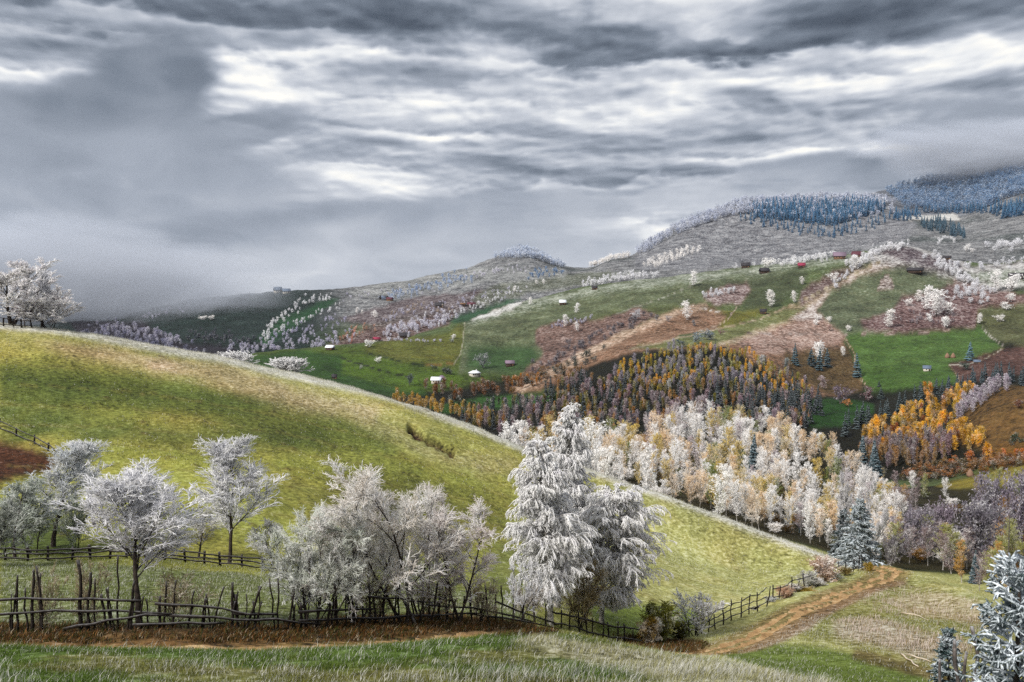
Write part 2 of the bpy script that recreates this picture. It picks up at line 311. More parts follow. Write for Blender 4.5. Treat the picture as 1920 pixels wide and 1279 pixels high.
# brown patches on the shoulder
BR = lin(128,102,92); BR2 = lin(146,114,90); PK = lin(196,164,146); DK = lin(84,60,58)
P([(1002,640),(1005,620),(1040,602),(1120,600),(1200,575),(1235,590),(1170,622),(1090,665),(1020,700),(990,720),(950,730),(990,690),(1020,660)], BR, 0.22, 0.95, F, 1, 1)
P([(960,728),(1040,690),(1100,655),(1180,620),(1240,592),(1300,572),(1330,575),(1372,590),(1360,615),(1290,625),(1230,650),(1170,665),(1120,680),(1080,700),(1020,730),(960,745)], BR2, 0.18, 0.95, F, 1, 1)
P([(960,726),(1040,688),(1100,653),(1180,618),(1240,590),(1300,570),(1330,572),(1320,582),(1270,590),(1200,622),(1120,662),(1050,700),(980,738)], lin(200,172,146), 0.3, 0.7, F, 0.85, 1)  # sunlit upper edge of the brown ridge, painted pale
P([(1310,580),(1372,585),(1440,575),(1430,600),(1370,620),(1345,612),(1365,592)], lin(112,112,48), 0.05, 0.1, F, 1, 1)
P([(1320,545),(1400,530),(1410,545),(1390,570),(1340,572),(1320,560)], lin(136,108,104), 0.35, 0.9, F, 1, 1)
P([(1270,540),(1500,505),(1520,520),(1480,560),(1450,580),(1390,580),(1410,545),(1400,528),(1320,545)], lin(76,84,60), 0.08, 0.2, F, 0.8, 2)
# slope of brown bracken in the middle right
P([(1180,655),(1300,635),(1400,615),(1440,590),(1540,560),(1590,620),(1580,640),(1600,690),(1620,720),(1580,745),(1520,745),(1440,690),(1360,650),(1260,655)], BR2, 0.14, 0.95, F, 1, 1)
P([(1300,640),(1420,600),(1490,575),(1560,540),(1640,490),(1660,488),(1640,510),(1560,555),(1500,595),(1400,640),(1340,650)], lin(190,170,136), 0.35, 0.6, F, 0.9, 1)
P([(1460,615),(1540,590),(1590,620),(1570,650),(1480,665),(1400,660),(1380,640)], lin(176,146,132), 0.30, 0.95, F, 0.9, 2)
P([(1180,652),(1300,632),(1380,610),(1440,585),(1600,560),(1440,612),(1360,640),(1260,655)], lin(112,122,70), 0.15, 0.2, F, 0.9, 1)
P([(1470,660),(1590,650),(1605,690),(1620,730),(1560,745),(1480,700)], lin(92,76,44), 0.10, 0.8, F, 0.9, 2)
P([(1480,600),(1545,555),(1610,505),(1680,485),(1700,492),(1620,530),(1560,580),(1540,600)], lin(180,150,136), 0.5, 0.8, F, 1, 1)
P([(1500,545),(1560,510),(1620,490),(1600,510),(1550,545),(1500,575)], lin(112,84,84), 0.3, 0.95, F, 0.9, 1)
# green bowl on the right
P([(1530,580),(1560,545),(1620,515),(1660,500),(1740,500),(1800,520),(1800,540),(1720,560),(1670,590),(1670,640),(1600,640),(1560,610)], lin(102,112,84), 0.14, 0.15, F, 1, 1)
P([(1650,520),(1670,515),(1675,540),(1645,545)], lin(150,130,120), 0.4, 0.8, F, 1, 0)
P([(1612,600),(1670,585),(1690,560),(1740,548),(1800,530),(1860,545),(1890,560),(1840,580),(1830,610),(1820,620),(1720,625),(1640,625),(1618,612)], lin(118,88,86), 0.28, 0.95, F, 1, 1)
P([(1780,520),(1880,545),(1930,555),(1930,580),(1870,575),(1830,560)], lin(136,104,98), 0.3, 0.9, F, 1, 1)
P([(1830,580),(1930,570),(1930,655),(1870,640),(1838,610)], lin(96,100,66), 0.10, 0.15, F, 1, 1)
P([(1585,628),(1720,626),(1838,612),(1880,655),(1830,680),(1780,680),(1800,718),(1700,732),(1625,730),(1605,690)], lin(82,112,52), 0.04, 0.15, F, 1, 1)
P([(1620,690),(1780,690),(1800,718),(1700,732),(1625,730)], lin(66,98,36), 0.03, 0.2, F, 0.6, 5)
P([(1780,682),(1880,655),(1930,650),(1930,700),(1800,720)], lin(96,68,60), 0.14, 0.95, F, 1, 1)
P([(1790,800),(1830,745),(1870,728),(1930,722),(1930,850),(1880,850),(1800,830)], lin(112,86,48), 0.05, 0.9, (380, 700), 1, 2)
P([(1870,840),(1930,835),(1930,870),(1860,880)], lin(120,84,30), 0.03, 0.8, (300, 700), 1, 2)
# frosty upper meadows and heath on the right
P([(1580,488),(1650,466),(1700,458),(1780,480),(1820,500),(1930,490),(1930,540),(1860,545),(1780,520),(1700,500)], lin(136,128,128), 0.5, 0.7, (900, 2000), 1, 2)
P([(1640,468),(1700,462),(1790,492),(1830,520),(1760,505),(1700,492)], lin(92,76,84), 0.3, 0.9, (900, 2000), 1, 1)
P([(1790,512),(1930,505),(1930,530),(1850,535)], lin(130,140,120), 0.4, 0.2, (900, 2000), 1, 1)
# ---- far ranges
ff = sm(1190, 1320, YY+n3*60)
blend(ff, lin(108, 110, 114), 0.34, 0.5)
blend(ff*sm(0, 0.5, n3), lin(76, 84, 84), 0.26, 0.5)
left = (PXG < 620)*1.0
blend(sm(1020, 1100, YY)*(1-sm(560, 680, PXG)), lin(34, 50, 46), 0.08, 0.5)  # left hills coloured darker, in place of cloud shade over them
G = (1000, 1700)
P([(130,600),(260,600),(330,640),(450,655),(400,680),(150,640)], lin(44,40,50), 0.12, 0.8, (960, 1500), 1, 2)
P([(480,640),(520,600),(620,560),(640,560),(560,610),(500,650)], lin(40,80,48), 0.08, 0.2, G, 1, 2)
P([(600,655),(700,610),(800,590),(860,580),(840,612),(780,632),(700,650),(650,660)], lin(112,90,86), 0.25, 0.8, G, 1, 2)
P([(630,600),(760,560),(900,545),(940,555),(870,580),(700,610)], lin(96,80,84), 0.3, 0.7, (1180, 1900), 1, 2)
P([(840,600),(960,560),(980,560),(930,580),(860,608)], lin(56,92,62), 0.1, 0.2, G, 1, 1)
P([(880,560),(940,530),(1060,512),(1200,510),(1100,535),(1000,548),(900,575)], lin(98,104,84), 0.3, 0.2, (1250, 1900), 0.9, 2)
P([(640,548),(880,500),(1060,505),(1060,520),(900,530),(700,560)], lin(112,116,116), 0.40, 0.4, (1500, 2300), 0.8, 3)
P([(1190,480),(1300,420),(1400,385),(1640,380),(1720,420),(1700,450),(1500,490),(1300,505),(1190,505)], lin(112,114,122), 0.34, 0.7, (1500, 2600), 1, 2)
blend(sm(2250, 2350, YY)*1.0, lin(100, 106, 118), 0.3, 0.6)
P([(1680,405),(1790,400),(1800,412),(1700,412)], lin(150,140,130), 0.6, 0.3, (1900, 2700), 1, 1)
# field lines, hedges and paths as narrow strips of different growth
def S(pts, wpx, col, fr=None, sc=None, y=(165, 9e9), k=1.0):
    d = linedist(pts); blend((1-sm(wpx*0.5, wpx, d))*((YY > y[0]) & (YY < y[1]))*k, col, fr, sc)
S([(872,603),(868,640),(864,665),(850,685)], 1.3, lin(150,150,120), 0.3, 0.6, F)
S([(640,672),(700,690),(760,706),(800,716)], 1.8, lin(40,46,24), 0.1, 0.9, F)
S([(690,664),(780,684),(850,688)], 1.4, lin(44,60,24), 0.1, 0.9, F)
S([(1400,625),(1585,627),(1720,626),(1830,612)], 1.3, lin(150,130,120), 0.3, 0.6, F)
S([(1583,630),(1600,660),(1605,690),(1622,722)], 1.5, lin(150,120,90), 0.4, 0.9, F)
S([(1843,616),(1862,635),(1880,648)], 1.7, lin(180,172,160), 0.4, 0.7, F)
S([(1880,655),(1850,672),(1810,684),(1780,684)], 1.6, lin(150,130,100), 0.5, 0.9, F)
S([(1780,684),(1795,705),(1802,722)], 1.4, lin(130,110,80), 0.4, 0.9, F)
S([(1180,655),(1300,628),(1420,600),(1500,565),(1580,525),(1650,490)], 2.0, lin(170,156,126), 0.25, 0.4, F)
S([(1380,578),(1372,592),(1345,612),(1310,620)], 1.1, lin(170,150,130), 0.3, 0.6, F)
S([(1310,577),(1345,585),(1372,588)], 1.3, lin(180,165,155), 0.4, 0.6, F)
S([(655,655),(660,630),(668,612)], 1.8, lin(170,110,90), 0.1, 0.5, G)
S([(1150,590),(1250,556),(1330,520)], 1.2, lin(150,150,130), 0.4, 0.5, F, 0.7)
S([(930,650),(980,620),(1010,600)], 1.1, lin(60,70,44), 0.1, 0.5, F, 0.8)
P([(0,760),(200,790),(420,800),(600,800),(640,830),(480,850),(250,830),(0,800)], lin(78,90,40), 0.08, 0.4, NR_, 0.8, 12)
P([(0,700),(200,715),(420,735),(560,760),(460,770),(250,750),(0,735)], lin(76,90,38), 0.08, 0.4, NR_, 0.75, 12)
P([(620,880),(800,900),(960,930),(940,990),(760,960),(600,930)], lin(104,104,46), 0.08, 0.4, NR_, 0.6, 14)
P([(500,900),(700,950),(900,1000),(860,1060),(640,1020),(480,960)], lin(100,98,44), 0.08, 0.4, NR_, 0.5, 16)
# sheep tracks along the near slope
for k in range(9):
    o = 40+k*26
    S([(0,620+o*1.5),(250,648+o*1.3),(520,700+o*1.2),(760,770+o*1.0),(1000,858+o*0.7),(1200,925+o*0.5)], 2.6, lin(120,108,52), 0.3, 0.7, NR_, 0.32)
blend(np.clip(MH*0.8, 0, 0.7), lin(80, 62, 36), 0.1, 0.8)
# the gully on the near slope
gd = linedist([(770,803),(800,822),(835,838),(848,846)])
gm = (1-sm(3, 9, gd+n1*2))*(YY > 60)*(YY < 160)
ZG -= gm*1.1
blend((1-sm(4, 8, gd+n1*3))*(YY > 60)*(YY < 160), lin(62, 44, 28), 0.1, 0.95)
# the dirt track
TRACK = [(-250,1215,0),(0,1210,27.6),(300,1207,28),(500,1206,28.3),(700,1201,30),(850,1195,33),(950,1192,36.5),(1050,1207,40.5),(1150,1230,44),(1250,1238,45.5),(1330,1222,48),(1390,1192,52),(1450,1160,58),(1500,1140,63),(1560,1117,71),(1620,1096,80),(1660,1083,87),(1672,1073,92),(1660,1066,96),(1635,1063,99)]
def track_path():
    pts = []
    for (x, y, D) in TRACK[1:]:
        p = at(x, D); pts.append((p[0], p[1]))
    pts = [(pts[0][0]-14, pts[0][1]+0.8)] + pts
    pts = np.array(pts); t = np.arange(len(pts)); tt = np.linspace(0, len(pts)-1, 400)
    a = np.stack([np.interp(tt, t, pts[:, 0]), np.interp(tt, t, pts[:, 1])], 1)
    for _ in range(14): a[1:-1] = (a[:-2]+a[1:-1]*2+a[2:])/4
    return a
TP = track_path()
TD = np.full(XX.shape, 99.0)
rr, cc = np.nonzero((YY > 20) & (YY < 110) & (np.abs(XX) < 45))
best = np.full(len(rr), 1e9); xs = XX[rr, cc]; ys = YY[rr, cc]
for a in TP[::2]: best = np.minimum(best, (xs-a[0])**2+(ys-a[1])**2)
TD[rr, cc] = np.sqrt(best)
tw = (0.5+0.46*sm(-9, -2, XX))*(1+0.30*fbm(XX/1.5, YY/1.5, 4, 61))
TRM = (TD < tw) & ~((TD < 0.20+0.22*fbm(XX/1.1, YY/1.1, 3, 63)) & (XX > -4))
ruts = np.exp(-((TD-0.55)/0.18)**2)
ZG -= (0.13*ruts + 0.10*np.exp(-(TD/1.9)**4))
blend((1-sm(1.5, 2.6, TD+n1*0.6))*0.7, lin(124, 96, 56), 0.2, 0.8)
# ---------------------------------------------------------------- mesh and material helpers
def add_obj(name, me, parent=None, loc=None):
    o = bpy.data.objects.new(name, me); COL.objects.link(o)
    if parent is not None: o.parent = parent
    if loc is not None: o.location = loc
    return o
def tag(o, label=None, cat=None, group=None, kind=None):
    if label: o['label'] = label
    if cat: o['category'] = cat
    if group: o['group'] = group
    if kind: o['kind'] = kind
    return o
def mesh_np(name, V, Q=None, Tr=None, mats=(), mi=None, smooth=False, cols=None):
    me = bpy.data.meshes.new(name); V = np.asarray(V, np.float32).reshape(-1, 3)
    parts = []; 
    nq = 0 if Q is None else len(Q); nt = 0 if Tr is None else len(Tr)
    me.vertices.add(len(V)); me.vertices.foreach_set('co', V.ravel())
    me.loops.add(nq*4+nt*3); me.polygons.add(nq+nt)
    lv = np.concatenate([np.asarray(Q, np.int32).ravel() if nq else np.zeros(0, np.int32), np.asarray(Tr, np.int32).ravel() if nt else np.zeros(0, np.int32)])
    me.loops.foreach_set('vertex_index', lv)
    ls = np.concatenate([np.arange(nq)*4, nq*4+np.arange(nt)*3]).astype(np.int32)
    me.polygons.foreach_set('loop_start', ls)
    for m in mats: me.materials.append(m)
    if mi is not None: me.polygons.foreach_set('material_index', np.asarray(mi, np.int32))
    if smooth: me.polygons.foreach_set('use_smooth', np.ones(nq+nt, bool))
    me.update(calc_edges=True)
    for k, c in (cols or {}).items():
        a = me.color_attributes.new(k, 'FLOAT_COLOR', 'POINT')
        cc = np.ones((len(V), 4), np.float32); cc[:, :3] = c; a.data.foreach_set('color', cc.ravel())
    return me
def new_mat(name):
    m = bpy.data.materials.new(name); m.use_nodes = True; t = NT(m.node_tree)
    b = t.n['Principled BSDF']; b.inputs['Roughness'].default_value = 0.85; b.inputs['Specular IOR Level'].default_value = 0.15
    return m, t, b
def terrain_mat():
    m, t, b = new_mat('turf_and_heath')
    col = t.node('ShaderNodeVertexColor', layer_name='Col').outputs[0]
    fs = t.node('ShaderNodeSeparateColor', {0: t.node('ShaderNodeVertexColor', layer_name='FS').outputs[0]})
    fr, sc, ft = fs.outputs
    pos = t.node('ShaderNodeNewGeometry').outputs['Position']
    na = t.noise(pos, 0.045, 10, 0.68); nb = t.noise(pos, 0.35, 8, 0.7); nc = t.noise(pos, 2.3, 6, 0.7)
    # small features on near ground, coarse ones on the far hills
    det = t.mix(ft, nc, nb)
    d1 = t.m('MULTIPLY', t.m('SUBTRACT', na, 0.5), 2.6)
    sep = t.node('ShaderNodeSeparateColor', {0: det}).outputs[0]
    d2 = t.m('MULTIPLY', t.m('SUBTRACT', sep, 0.5), t.m('MULTIPLY_ADD', sc, t.m('MULTIPLY_ADD', ft, -1.4, 4.2), 2.4))
    f = t.m('MAXIMUM', t.m('ADD', t.m('ADD', 1.0, d1), d2), 0.18)
    base = t.mix(1.0, col, t.node('ShaderNodeCombineXYZ', {0: f, 1: f, 2: f}).outputs[0], 'MULTIPLY')
    # warm dead growth among the green
    warm = t.m('MULTIPLY', t.m('SUBTRACT', t.noise(t.vm('ADD', pos, (31, 7, 0)), 0.12, 8, 0.65), 0.45), 2.2, clamp=True)
    base = t.mix(t.m('MULTIPLY', warm, 0.6), base, t.mix(1.0, base, (1.35, 0.95, 0.8, 1), 'MULTIPLY'))
    fn = t.m('MULTIPLY', t.m('ADD', t.m('MULTIPLY', t.m('SUBTRACT', sep, 0.5), 3.0), t.m('MULTIPLY', t.m('SUBTRACT', na, 0.5), 1.4)), 1.0)
    fm = t.m('MULTIPLY', t.m('ADD', fn, t.m('MULTIPLY_ADD', fr, 1.6, -0.42)), 1.3, clamp=True)
    fm = t.m('MULTIPLY', fm, t.m('MINIMUM', t.m('MULTIPLY_ADD', fr, 1.5, 0.15), 1.0))
    base = t.mix(fm, base, (0.52, 0.52, 0.50, 1))
    t.set(b.inputs['Base Color'], base)
    bd = t.node('ShaderNodeMapRange', {0: ft, 3: 0.11, 4: 2.2}).outputs[0]
    hh = t.m('MULTIPLY', t.m('ADD', sep, t.m('MULTIPLY', na, 1.2)), bd)
    bp = t.node('ShaderNodeBump', {'Height': hh, 'Distance': 1.0, 'Strength': 0.9}); t.set(b.inputs['Normal'], bp.outputs[0])
    return m
def track_mat():
    m, t, b = new_mat('packed_earth')
    pos = t.node('ShaderNodeNewGeometry').outputs['Position']
    n = t.noise(pos, 1.1, 10, 0.7); n2 = t.noise(pos, 9.0, 5, 0.7)
    c = t.ramp(n, [(0.30, tuple(lin(112, 84, 52))), (0.5, tuple(lin(160, 124, 80))), (0.68, tuple(lin(196, 166, 122)))])
    c = t.mix(t.m('MULTIPLY', t.m('SUBTRACT', n2, 0.52), 4, clamp=True), c, (0.12, 0.08, 0.04, 1)); c = t.mix(1.0, c, (0.95, 1.0, 1.08, 1), 'MULTIPLY')
    t.set(b.inputs['Base Color'], c)
    bp = t.node('ShaderNodeBump', {'Height': t.m('ADD', n, t.m('MULTIPLY', n2, 0.4)), 'Distance': 0.12, 'Strength': 0.8}); t.set(b.inputs['Normal'], bp.outputs[0])
    return m
def grid_mesh(name, r0, r1, mat):
    sl_ = slice(r0, r1+1); nr = r1-r0+1
    V = np.stack([XX[sl_], YY[sl_], ZG[sl_]], -1).reshape(-1, 3)
    idx = np.arange(nr*NU).reshape(nr, NU)
    Q = np.stack([idx[:-1, :-1], idx[:-1, 1:], idx[1:, 1:], idx[1:, :-1]], -1).reshape(-1, 4)
    GK = np.repeat((0.70-0.16*sm(150, 185, YY[sl_])).reshape(-1, 1), 3, 1)  # beyond the near crest the colour is darkened to suggest cloud shade
    FS = np.stack([FR[sl_], SC[sl_], sm(90, 600, YY[sl_])], -1).reshape(-1, 3)
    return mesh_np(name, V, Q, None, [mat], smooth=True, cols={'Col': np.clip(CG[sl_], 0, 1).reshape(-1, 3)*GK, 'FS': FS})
MT = terrain_mat()
rs = int(np.searchsorted(YG, 168))
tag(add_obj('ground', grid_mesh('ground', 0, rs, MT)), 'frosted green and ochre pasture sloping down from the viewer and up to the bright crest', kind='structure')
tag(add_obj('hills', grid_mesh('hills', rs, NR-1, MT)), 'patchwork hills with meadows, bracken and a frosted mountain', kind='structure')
def build_track():
    cell = TRM[:-1, :-1] & TRM[1:, :-1] & TRM[:-1, 1:] & TRM[1:, 1:]
    r, c = np.nonzero(cell); q = np.stack([r*NU+c, r*NU+c+1, (r+1)*NU+c+1, (r+1)*NU+c], -1)
    u, inv = np.unique(q, return_inverse=True)
    V = np.stack([XX.ravel()[u], YY.ravel()[u], ZG.ravel()[u]+0.012], -1)
    me = mesh_np('dirt_track', V, inv.reshape(-1, 4), None, [track_mat()], smooth=True)
    tag(add_obj('dirt_track', me), 'ochre dirt cart track curving past the fence to the frosted spruce', kind='structure')
build_track()
# ---------------------------------------------------------------- the cloud deck (object named sky)
SKY_BANKS = [  # photo x, half width, top edge, thickness, tilt, tone at the top, tone at the underside
    (1500, 520, 2, 60, .02, .86, .62), (350, 520, 20, 60, .03, .55, .36), (350, 480, 78, 55, .04, .70, .50), (1000, 360, 42, 90, .16, .50, .24), (1370, 400, 92, 62, -.08, .46, .27),
    (1780, 330, 50, 60, .05, .62, .40), (700, 420, 112, 46, .02, .86, .62), (490, 140, 132, 80, .16, 1.02, .82), (1250, 500, 140, 60, -.03, .80, .58),
    (1810, 280, 108, 90, -.10, .84, .54), (80, 190, 112, 60, .05, .80, .50), (60, 170, 188, 40, -.05, 1.0, .66), (760, 450, 186, 62, .01, .90, .52), (1500, 380, 168, 46, 0, .88, .62),
    (1150, 360, 222, 90, -.03, .72, .44), (640, 230, 226, 70, .02, .60, .46), (1600, 420, 230, 60, 0, .78, .56), (420, 110, 254, 40, .02, .98, .74), (830, 220, 246, 50, .03, .80, .55),
    (1400, 560, 298, 40, -.01, .88, .56), (650, 150, 312, 34, 0, 1.0, .80), (1000, 280, 296, 60, .05, .64, .50), (1150, 380, 338, 50, 0, .76, .56), (1000, 520, 372, 80, .02, .72, .60),
    (1200, 260, 425, 50, 0, .80, .68)]
SKY_BLOBS = [(250, 15, 600, 40, -0.10), (1400, -2, 300, 12, -0.35), (845, 256, 40, 6, 0.3), (1600, 300, 170, 8, 0.2), (1210, 446, 45, 12, 0.25), (1490, 18, 130, 14, 0.1), (1470, 188, 90, 9, 0.12)]
SKY_FOG = [  # low cloud: photo x, y, half sizes, rotation, tone at its top and bottom, opacity
    (285, 195, 120, 62, 25, .40, .48, .95), (430, 245, 190, 30, 12, .44, .52, .8), (120, 290, 260, 70, 8, .47, .56, .95), (250, 400, 330, 110, 12, .54, .66, 1.0), (120, 520, 420, 130, 0, .62, .72, 1.0),
    (560, 470, 340, 75, 6, .54, .66, 1.0), (860, 420, 280, 40, 4, .56, .66, .9), (1330, 385, 210, 28, 0, .64, .70, .8),
    (1490, 338, 140, 24, 0, .54, .60, .9), (1850, 300, 190, 45, -10, .50, .58, 1.0), (900, 490, 520, 40, 0, .64, .72, .85), (860, 560, 700, 60, 0, .70, .74, .9)]
def build_sky():
    az = np.radians(np.concatenate([np.linspace(-180, -34, 74)[:-1], np.linspace(-34, 34, 1150), np.linspace(34, 180, 74)[1:]]))
    el = np.radians(np.concatenate([np.linspace(-6, -1, 6)[:-1], np.linspace(-1, 19.5, 560), np.linspace(19.5, 36, 40)[1:]]))
    A, E = np.meshgrid(az, el)
    X = CX+FPX*A; Y = 560-FPX*E
    ec = np.maximum(E, -0.10)+0.27
    qx, qy = A/ec*2.1, 0.95/ec
    def billow(x, y, o, s, g=0.5):
        r = 0; a = 1.0; tot = 0
        for k in range(o):
            r = r+a*(np.abs(vnoise(x*2**k+13*k, y*2**k-7*k, s+k)*2-1)); tot += a; a *= g
        return 1-r/tot*1.6
    wx = fbm(qx*1.4, qy*2.6+5, 4, 201); wy = fbm(qx*1.4+9, qy*2.6, 4, 207)
    def deck(x, y): return fbm(x+wx*0.25, y+wy*0.18, 5, 221, 0.45)*0.7+billow(x*1.2+wx*0.2, y*1.2+wy*0.2, 5, 231, 0.48)*0.3
    h = deck(qx*1.7, qy*5.5); h2 = deck(qx*1.7-0.03, qy*5.5+0.12)
    lip = np.clip((h2-h)*1.4, -0.25, 0.25)
    calm = 0.15+0.85*sm(0.02, 0.13, E); h = 0.1+(h-0.1)*calm*1.2; lip = lip*calm*1.2
    bu = billow(A*13+wx*0.5, E*34+wy*0.5, 5, 281, 0.5)-0.3      # lumps on the cloud tops
    wbx = fbm(A*6, E*11, 6, 251, 0.52)*80+wx*26; wby = fbm(A*6+40, E*11, 6, 261, 0.52)*30+wy*12
    def blob(bx, by, sx, sy, rot=0.0, k=1.0):
        dx = X+wbx*k-bx; dy = Y+wby*k-by; c, s = math.cos(R(rot)), math.sin(R(rot))
        return np.exp(-(((dx*c-dy*s)/sx)**2+((dx*s+dy*c)/sy)**2))
    v = 0.68+(h-0.1)*0.34+lip*0.7
    for q, (bx, hw, yt, th, tl, vt, vb) in enumerate(SKY_BANKS):
        edge = fbm(A*7+q*3.1, E*3+q, 5, 300+q, 0.5)*th*0.7+bu*th*0.45+wby*0.35
        s_ = (Y-(yt+(X-bx)*tl)+edge)/th
        al = sm(-0.06, 0.22, s_)*(1-sm(0.45, 1.5, s_))*np.exp(-(np.abs(X+wbx-bx)/hw)**3)
        sh = 0.5+(vt+(vb-vt)*sm(0.0, 0.9, s_)-0.5)*1.12+(h-0.1)*0.24+lip*0.7+bu*0.12
        v = v*(1-al)+sh*al
    for b in SKY_BLOBS: v += blob(b[0], b[1], b[2], b[3], b[5] if len(b) > 5 else 0.0)*b[4]
    # smooth banks of low cloud in front, with a ragged upper edge
    for q, (bx, by, sx, sy, rot, lo, hi, al_) in enumerate(SKY_FOG):
        m = al_*sm(0.12, 0.55, blob(bx, by, sx, sy, rot, 1.3)+0.12*(fbm(A*16+q, E*20, 5, 400+q)))
        val = lo+(hi-lo)*sm(by-sy*0.9, by+sy*0.9, Y+wby)+fbm(A*9+wx*0.4, E*13+wy*0.4, 5, 271+q)*0.10+(billow(A*8+wx*0.5+q, E*15+wy*0.5, 4, 291+q)-0.3)*0.12
        v = v*(1-m)+val*m
    st = np.array([(0.0, 38, 48, 62), (0.22, 74, 84, 98), (0.42, 114, 124, 138), (0.6, 156, 164, 177), (0.76, 196, 201, 210), (0.9, 232, 234, 236), (1.0, 252, 250, 244)], float)
    cols = np.array([lin(*r[1:]) for r in st])
    C = np.stack([np.interp(v, st[:, 0], cols[:, k]) for k in range(3)], -1)*SKY_GAIN*0.1/6.3*10*SKY_EMIT
    dim = np.clip(0.25+0.75*sm(math.radians(-4), math.radians(-0.8), E), 0, 1)[..., None]; C = C*dim
    Rr = 9000.0
    V = np.stack([np.sin(A)*np.cos(E)*Rr, np.cos(A)*np.cos(E)*Rr, np.sin(E)*Rr+CZ], -1).reshape(-1, 3)
    n, m = A.shape; idx = np.arange(n*m).reshape(n, m)
    Q = np.stack([idx[:-1, :-1], idx[1:, :-1], idx[1:, 1:], idx[:-1, 1:]], -1).reshape(-1, 4)
    mat = bpy.data.materials.new('cloud_deck'); mat.use_nodes = True; t = NT(mat.node_tree); t.n.clear()
    o = t.n.new('ShaderNodeOutputMaterial'); e = t.n.new('ShaderNodeEmission')
    t.set(e.inputs[0], t.node('ShaderNodeVertexColor', layer_name='Col').outputs[0]); t.l.new(e.outputs[0], o.inputs[0])
    mat.cycles.emission_sampling = 'NONE'
    tag(add_obj('sky', mesh_np('sky', V, Q, None, [mat], smooth=True, cols={'Col': C.reshape(-1, 3)})), 'heavy layered grey overcast with bright gaps over the hills', kind='structure')
SKY_EMIT = 0.305
build_sky()
# ---------------------------------------------------------------- growing trees
def unit(v): return v/np.maximum(np.linalg.norm(v, axis=-1, keepdims=True), 1e-9)
def rvec(rng, n): return unit(rng.normal(size=(n, 3)))
def grow(rng, P0, D0, length, nseg, wob=0.15, lift=0.0, sag=0.0):
    """polylines (n, nseg+1, 3); lift bends upward, sag bends down more and more towards the tip"""
    n = len(P0); P = np.zeros((n, nseg+1, 3)); P[:, 0] = P0; d = unit(D0); st = np.asarray(length).reshape(-1, 1)/nseg
    for k in range(nseg):
        f = (k+1)/nseg
        d = unit(d+rng.normal(size=(n, 3))*wob+np.array([0, 0, 1.0])*(np.asarray(lift)-np.asarray(sag)*f).reshape(-1, 1) if np.ndim(lift) or np.ndim(sag) else d+rng.normal(size=(n, 3))*wob+np.array([0, 0, lift-sag*f]))
        P[:, k+1] = P[:, k]+d*st
    return P
def along(P, t):
    """position and tangent at parameter t (per line)"""
    m = P.shape[1]-1; s = np.clip(t, 0, 0.9999)*m; i = s.astype(int); f = (s-i)[:, None]
    a = P[np.arange(len(P)), i]; b = P[np.arange(len(P)), i+1]
    return a*(1-f)+b*f, unit(b-a)
def shoots(rng, P, n, t0, t1, ang, even=True):
    """n children per line: index of parent, parameter, start, direction"""
    k = len(P); idx = np.repeat(np.arange(k), n)
    u = (np.tile(np.arange(n), k)+rng.random(k*n))/n if even else rng.random(k*n)
    t = t0+(t1-t0)*u; p, tan = along(P[idx], t)
    r = rvec(rng, k*n); perp = unit(r-tan*(r*tan).sum(-1, keepdims=True))
    a = (np.asarray(ang)*(0.75+0.5*rng.random(k*n)))[:, None]
    return idx, t, p, np.cos(a)*tan+np.sin(a)*perp
def sweep(P, Ra, m=4):
    """tubes with m sides round polylines; Ra (n, k)"""
    n, k, _ = P.shape
    T = np.zeros_like(P); T[:, 1:-1] = P[:, 2:]-P[:, :-2]; T[:, 0] = P[:, 1]-P[:, 0]; T[:, -1] = P[:, -1]-P[:, -2]; T = unit(T)
    ref = np.where(np.abs(T[..., 2:3]) > 0.9, np.array([1.0, 0.2, 0]), np.array([0, 0.1, 1.0]))
    A = unit(np.cross(T, ref)); B = np.cross(T, A)
    th = np.arange(m)*2*math.pi/m
    V = P[:, :, None]+Ra[:, :, None, None]*(np.cos(th)[:, None]*A[:, :, None]+np.sin(th)[:, None]*B[:, :, None])
    base = np.arange(n*k*m).reshape(n, k, m)
    q = np.stack([base[:, :-1], np.roll(base[:, :-1], -1, 2), np.roll(base[:, 1:], -1, 2), base[:, 1:]], -1).reshape(-1, 4)
    return V.reshape(-1, 3), q
def cat_geo(parts):
    V, Q, o = [], [], 0
    for v, q in parts: V.append(v); Q.append(q+o); o += len(v)
    return np.concatenate(V), np.concatenate(Q)
def taper(n, k, r0, r1, p=1.0):
    f = np.linspace(0, 1, k)**p; return np.asarray(r0).reshape(-1, 1)*(1-f)+np.asarray(r1).reshape(-1, 1)*f*np.ones((n, 1))
def leafquads(rng, C, size, flat=0.0):
    """small leaf or frost clumps: one bent quad each"""
    n = len(C); a = rvec(rng, n); b = unit(np.cross(a, rvec(rng, n))); s = (size*(0.6+0.8*rng.random(n)))[:, None]
    V = np.stack([C-a*s, C+b*s*0.7, C+a*s, C-b*s*0.7], 1).reshape(-1, 3)
    return V, np.arange(n*4).reshape(-1, 4)

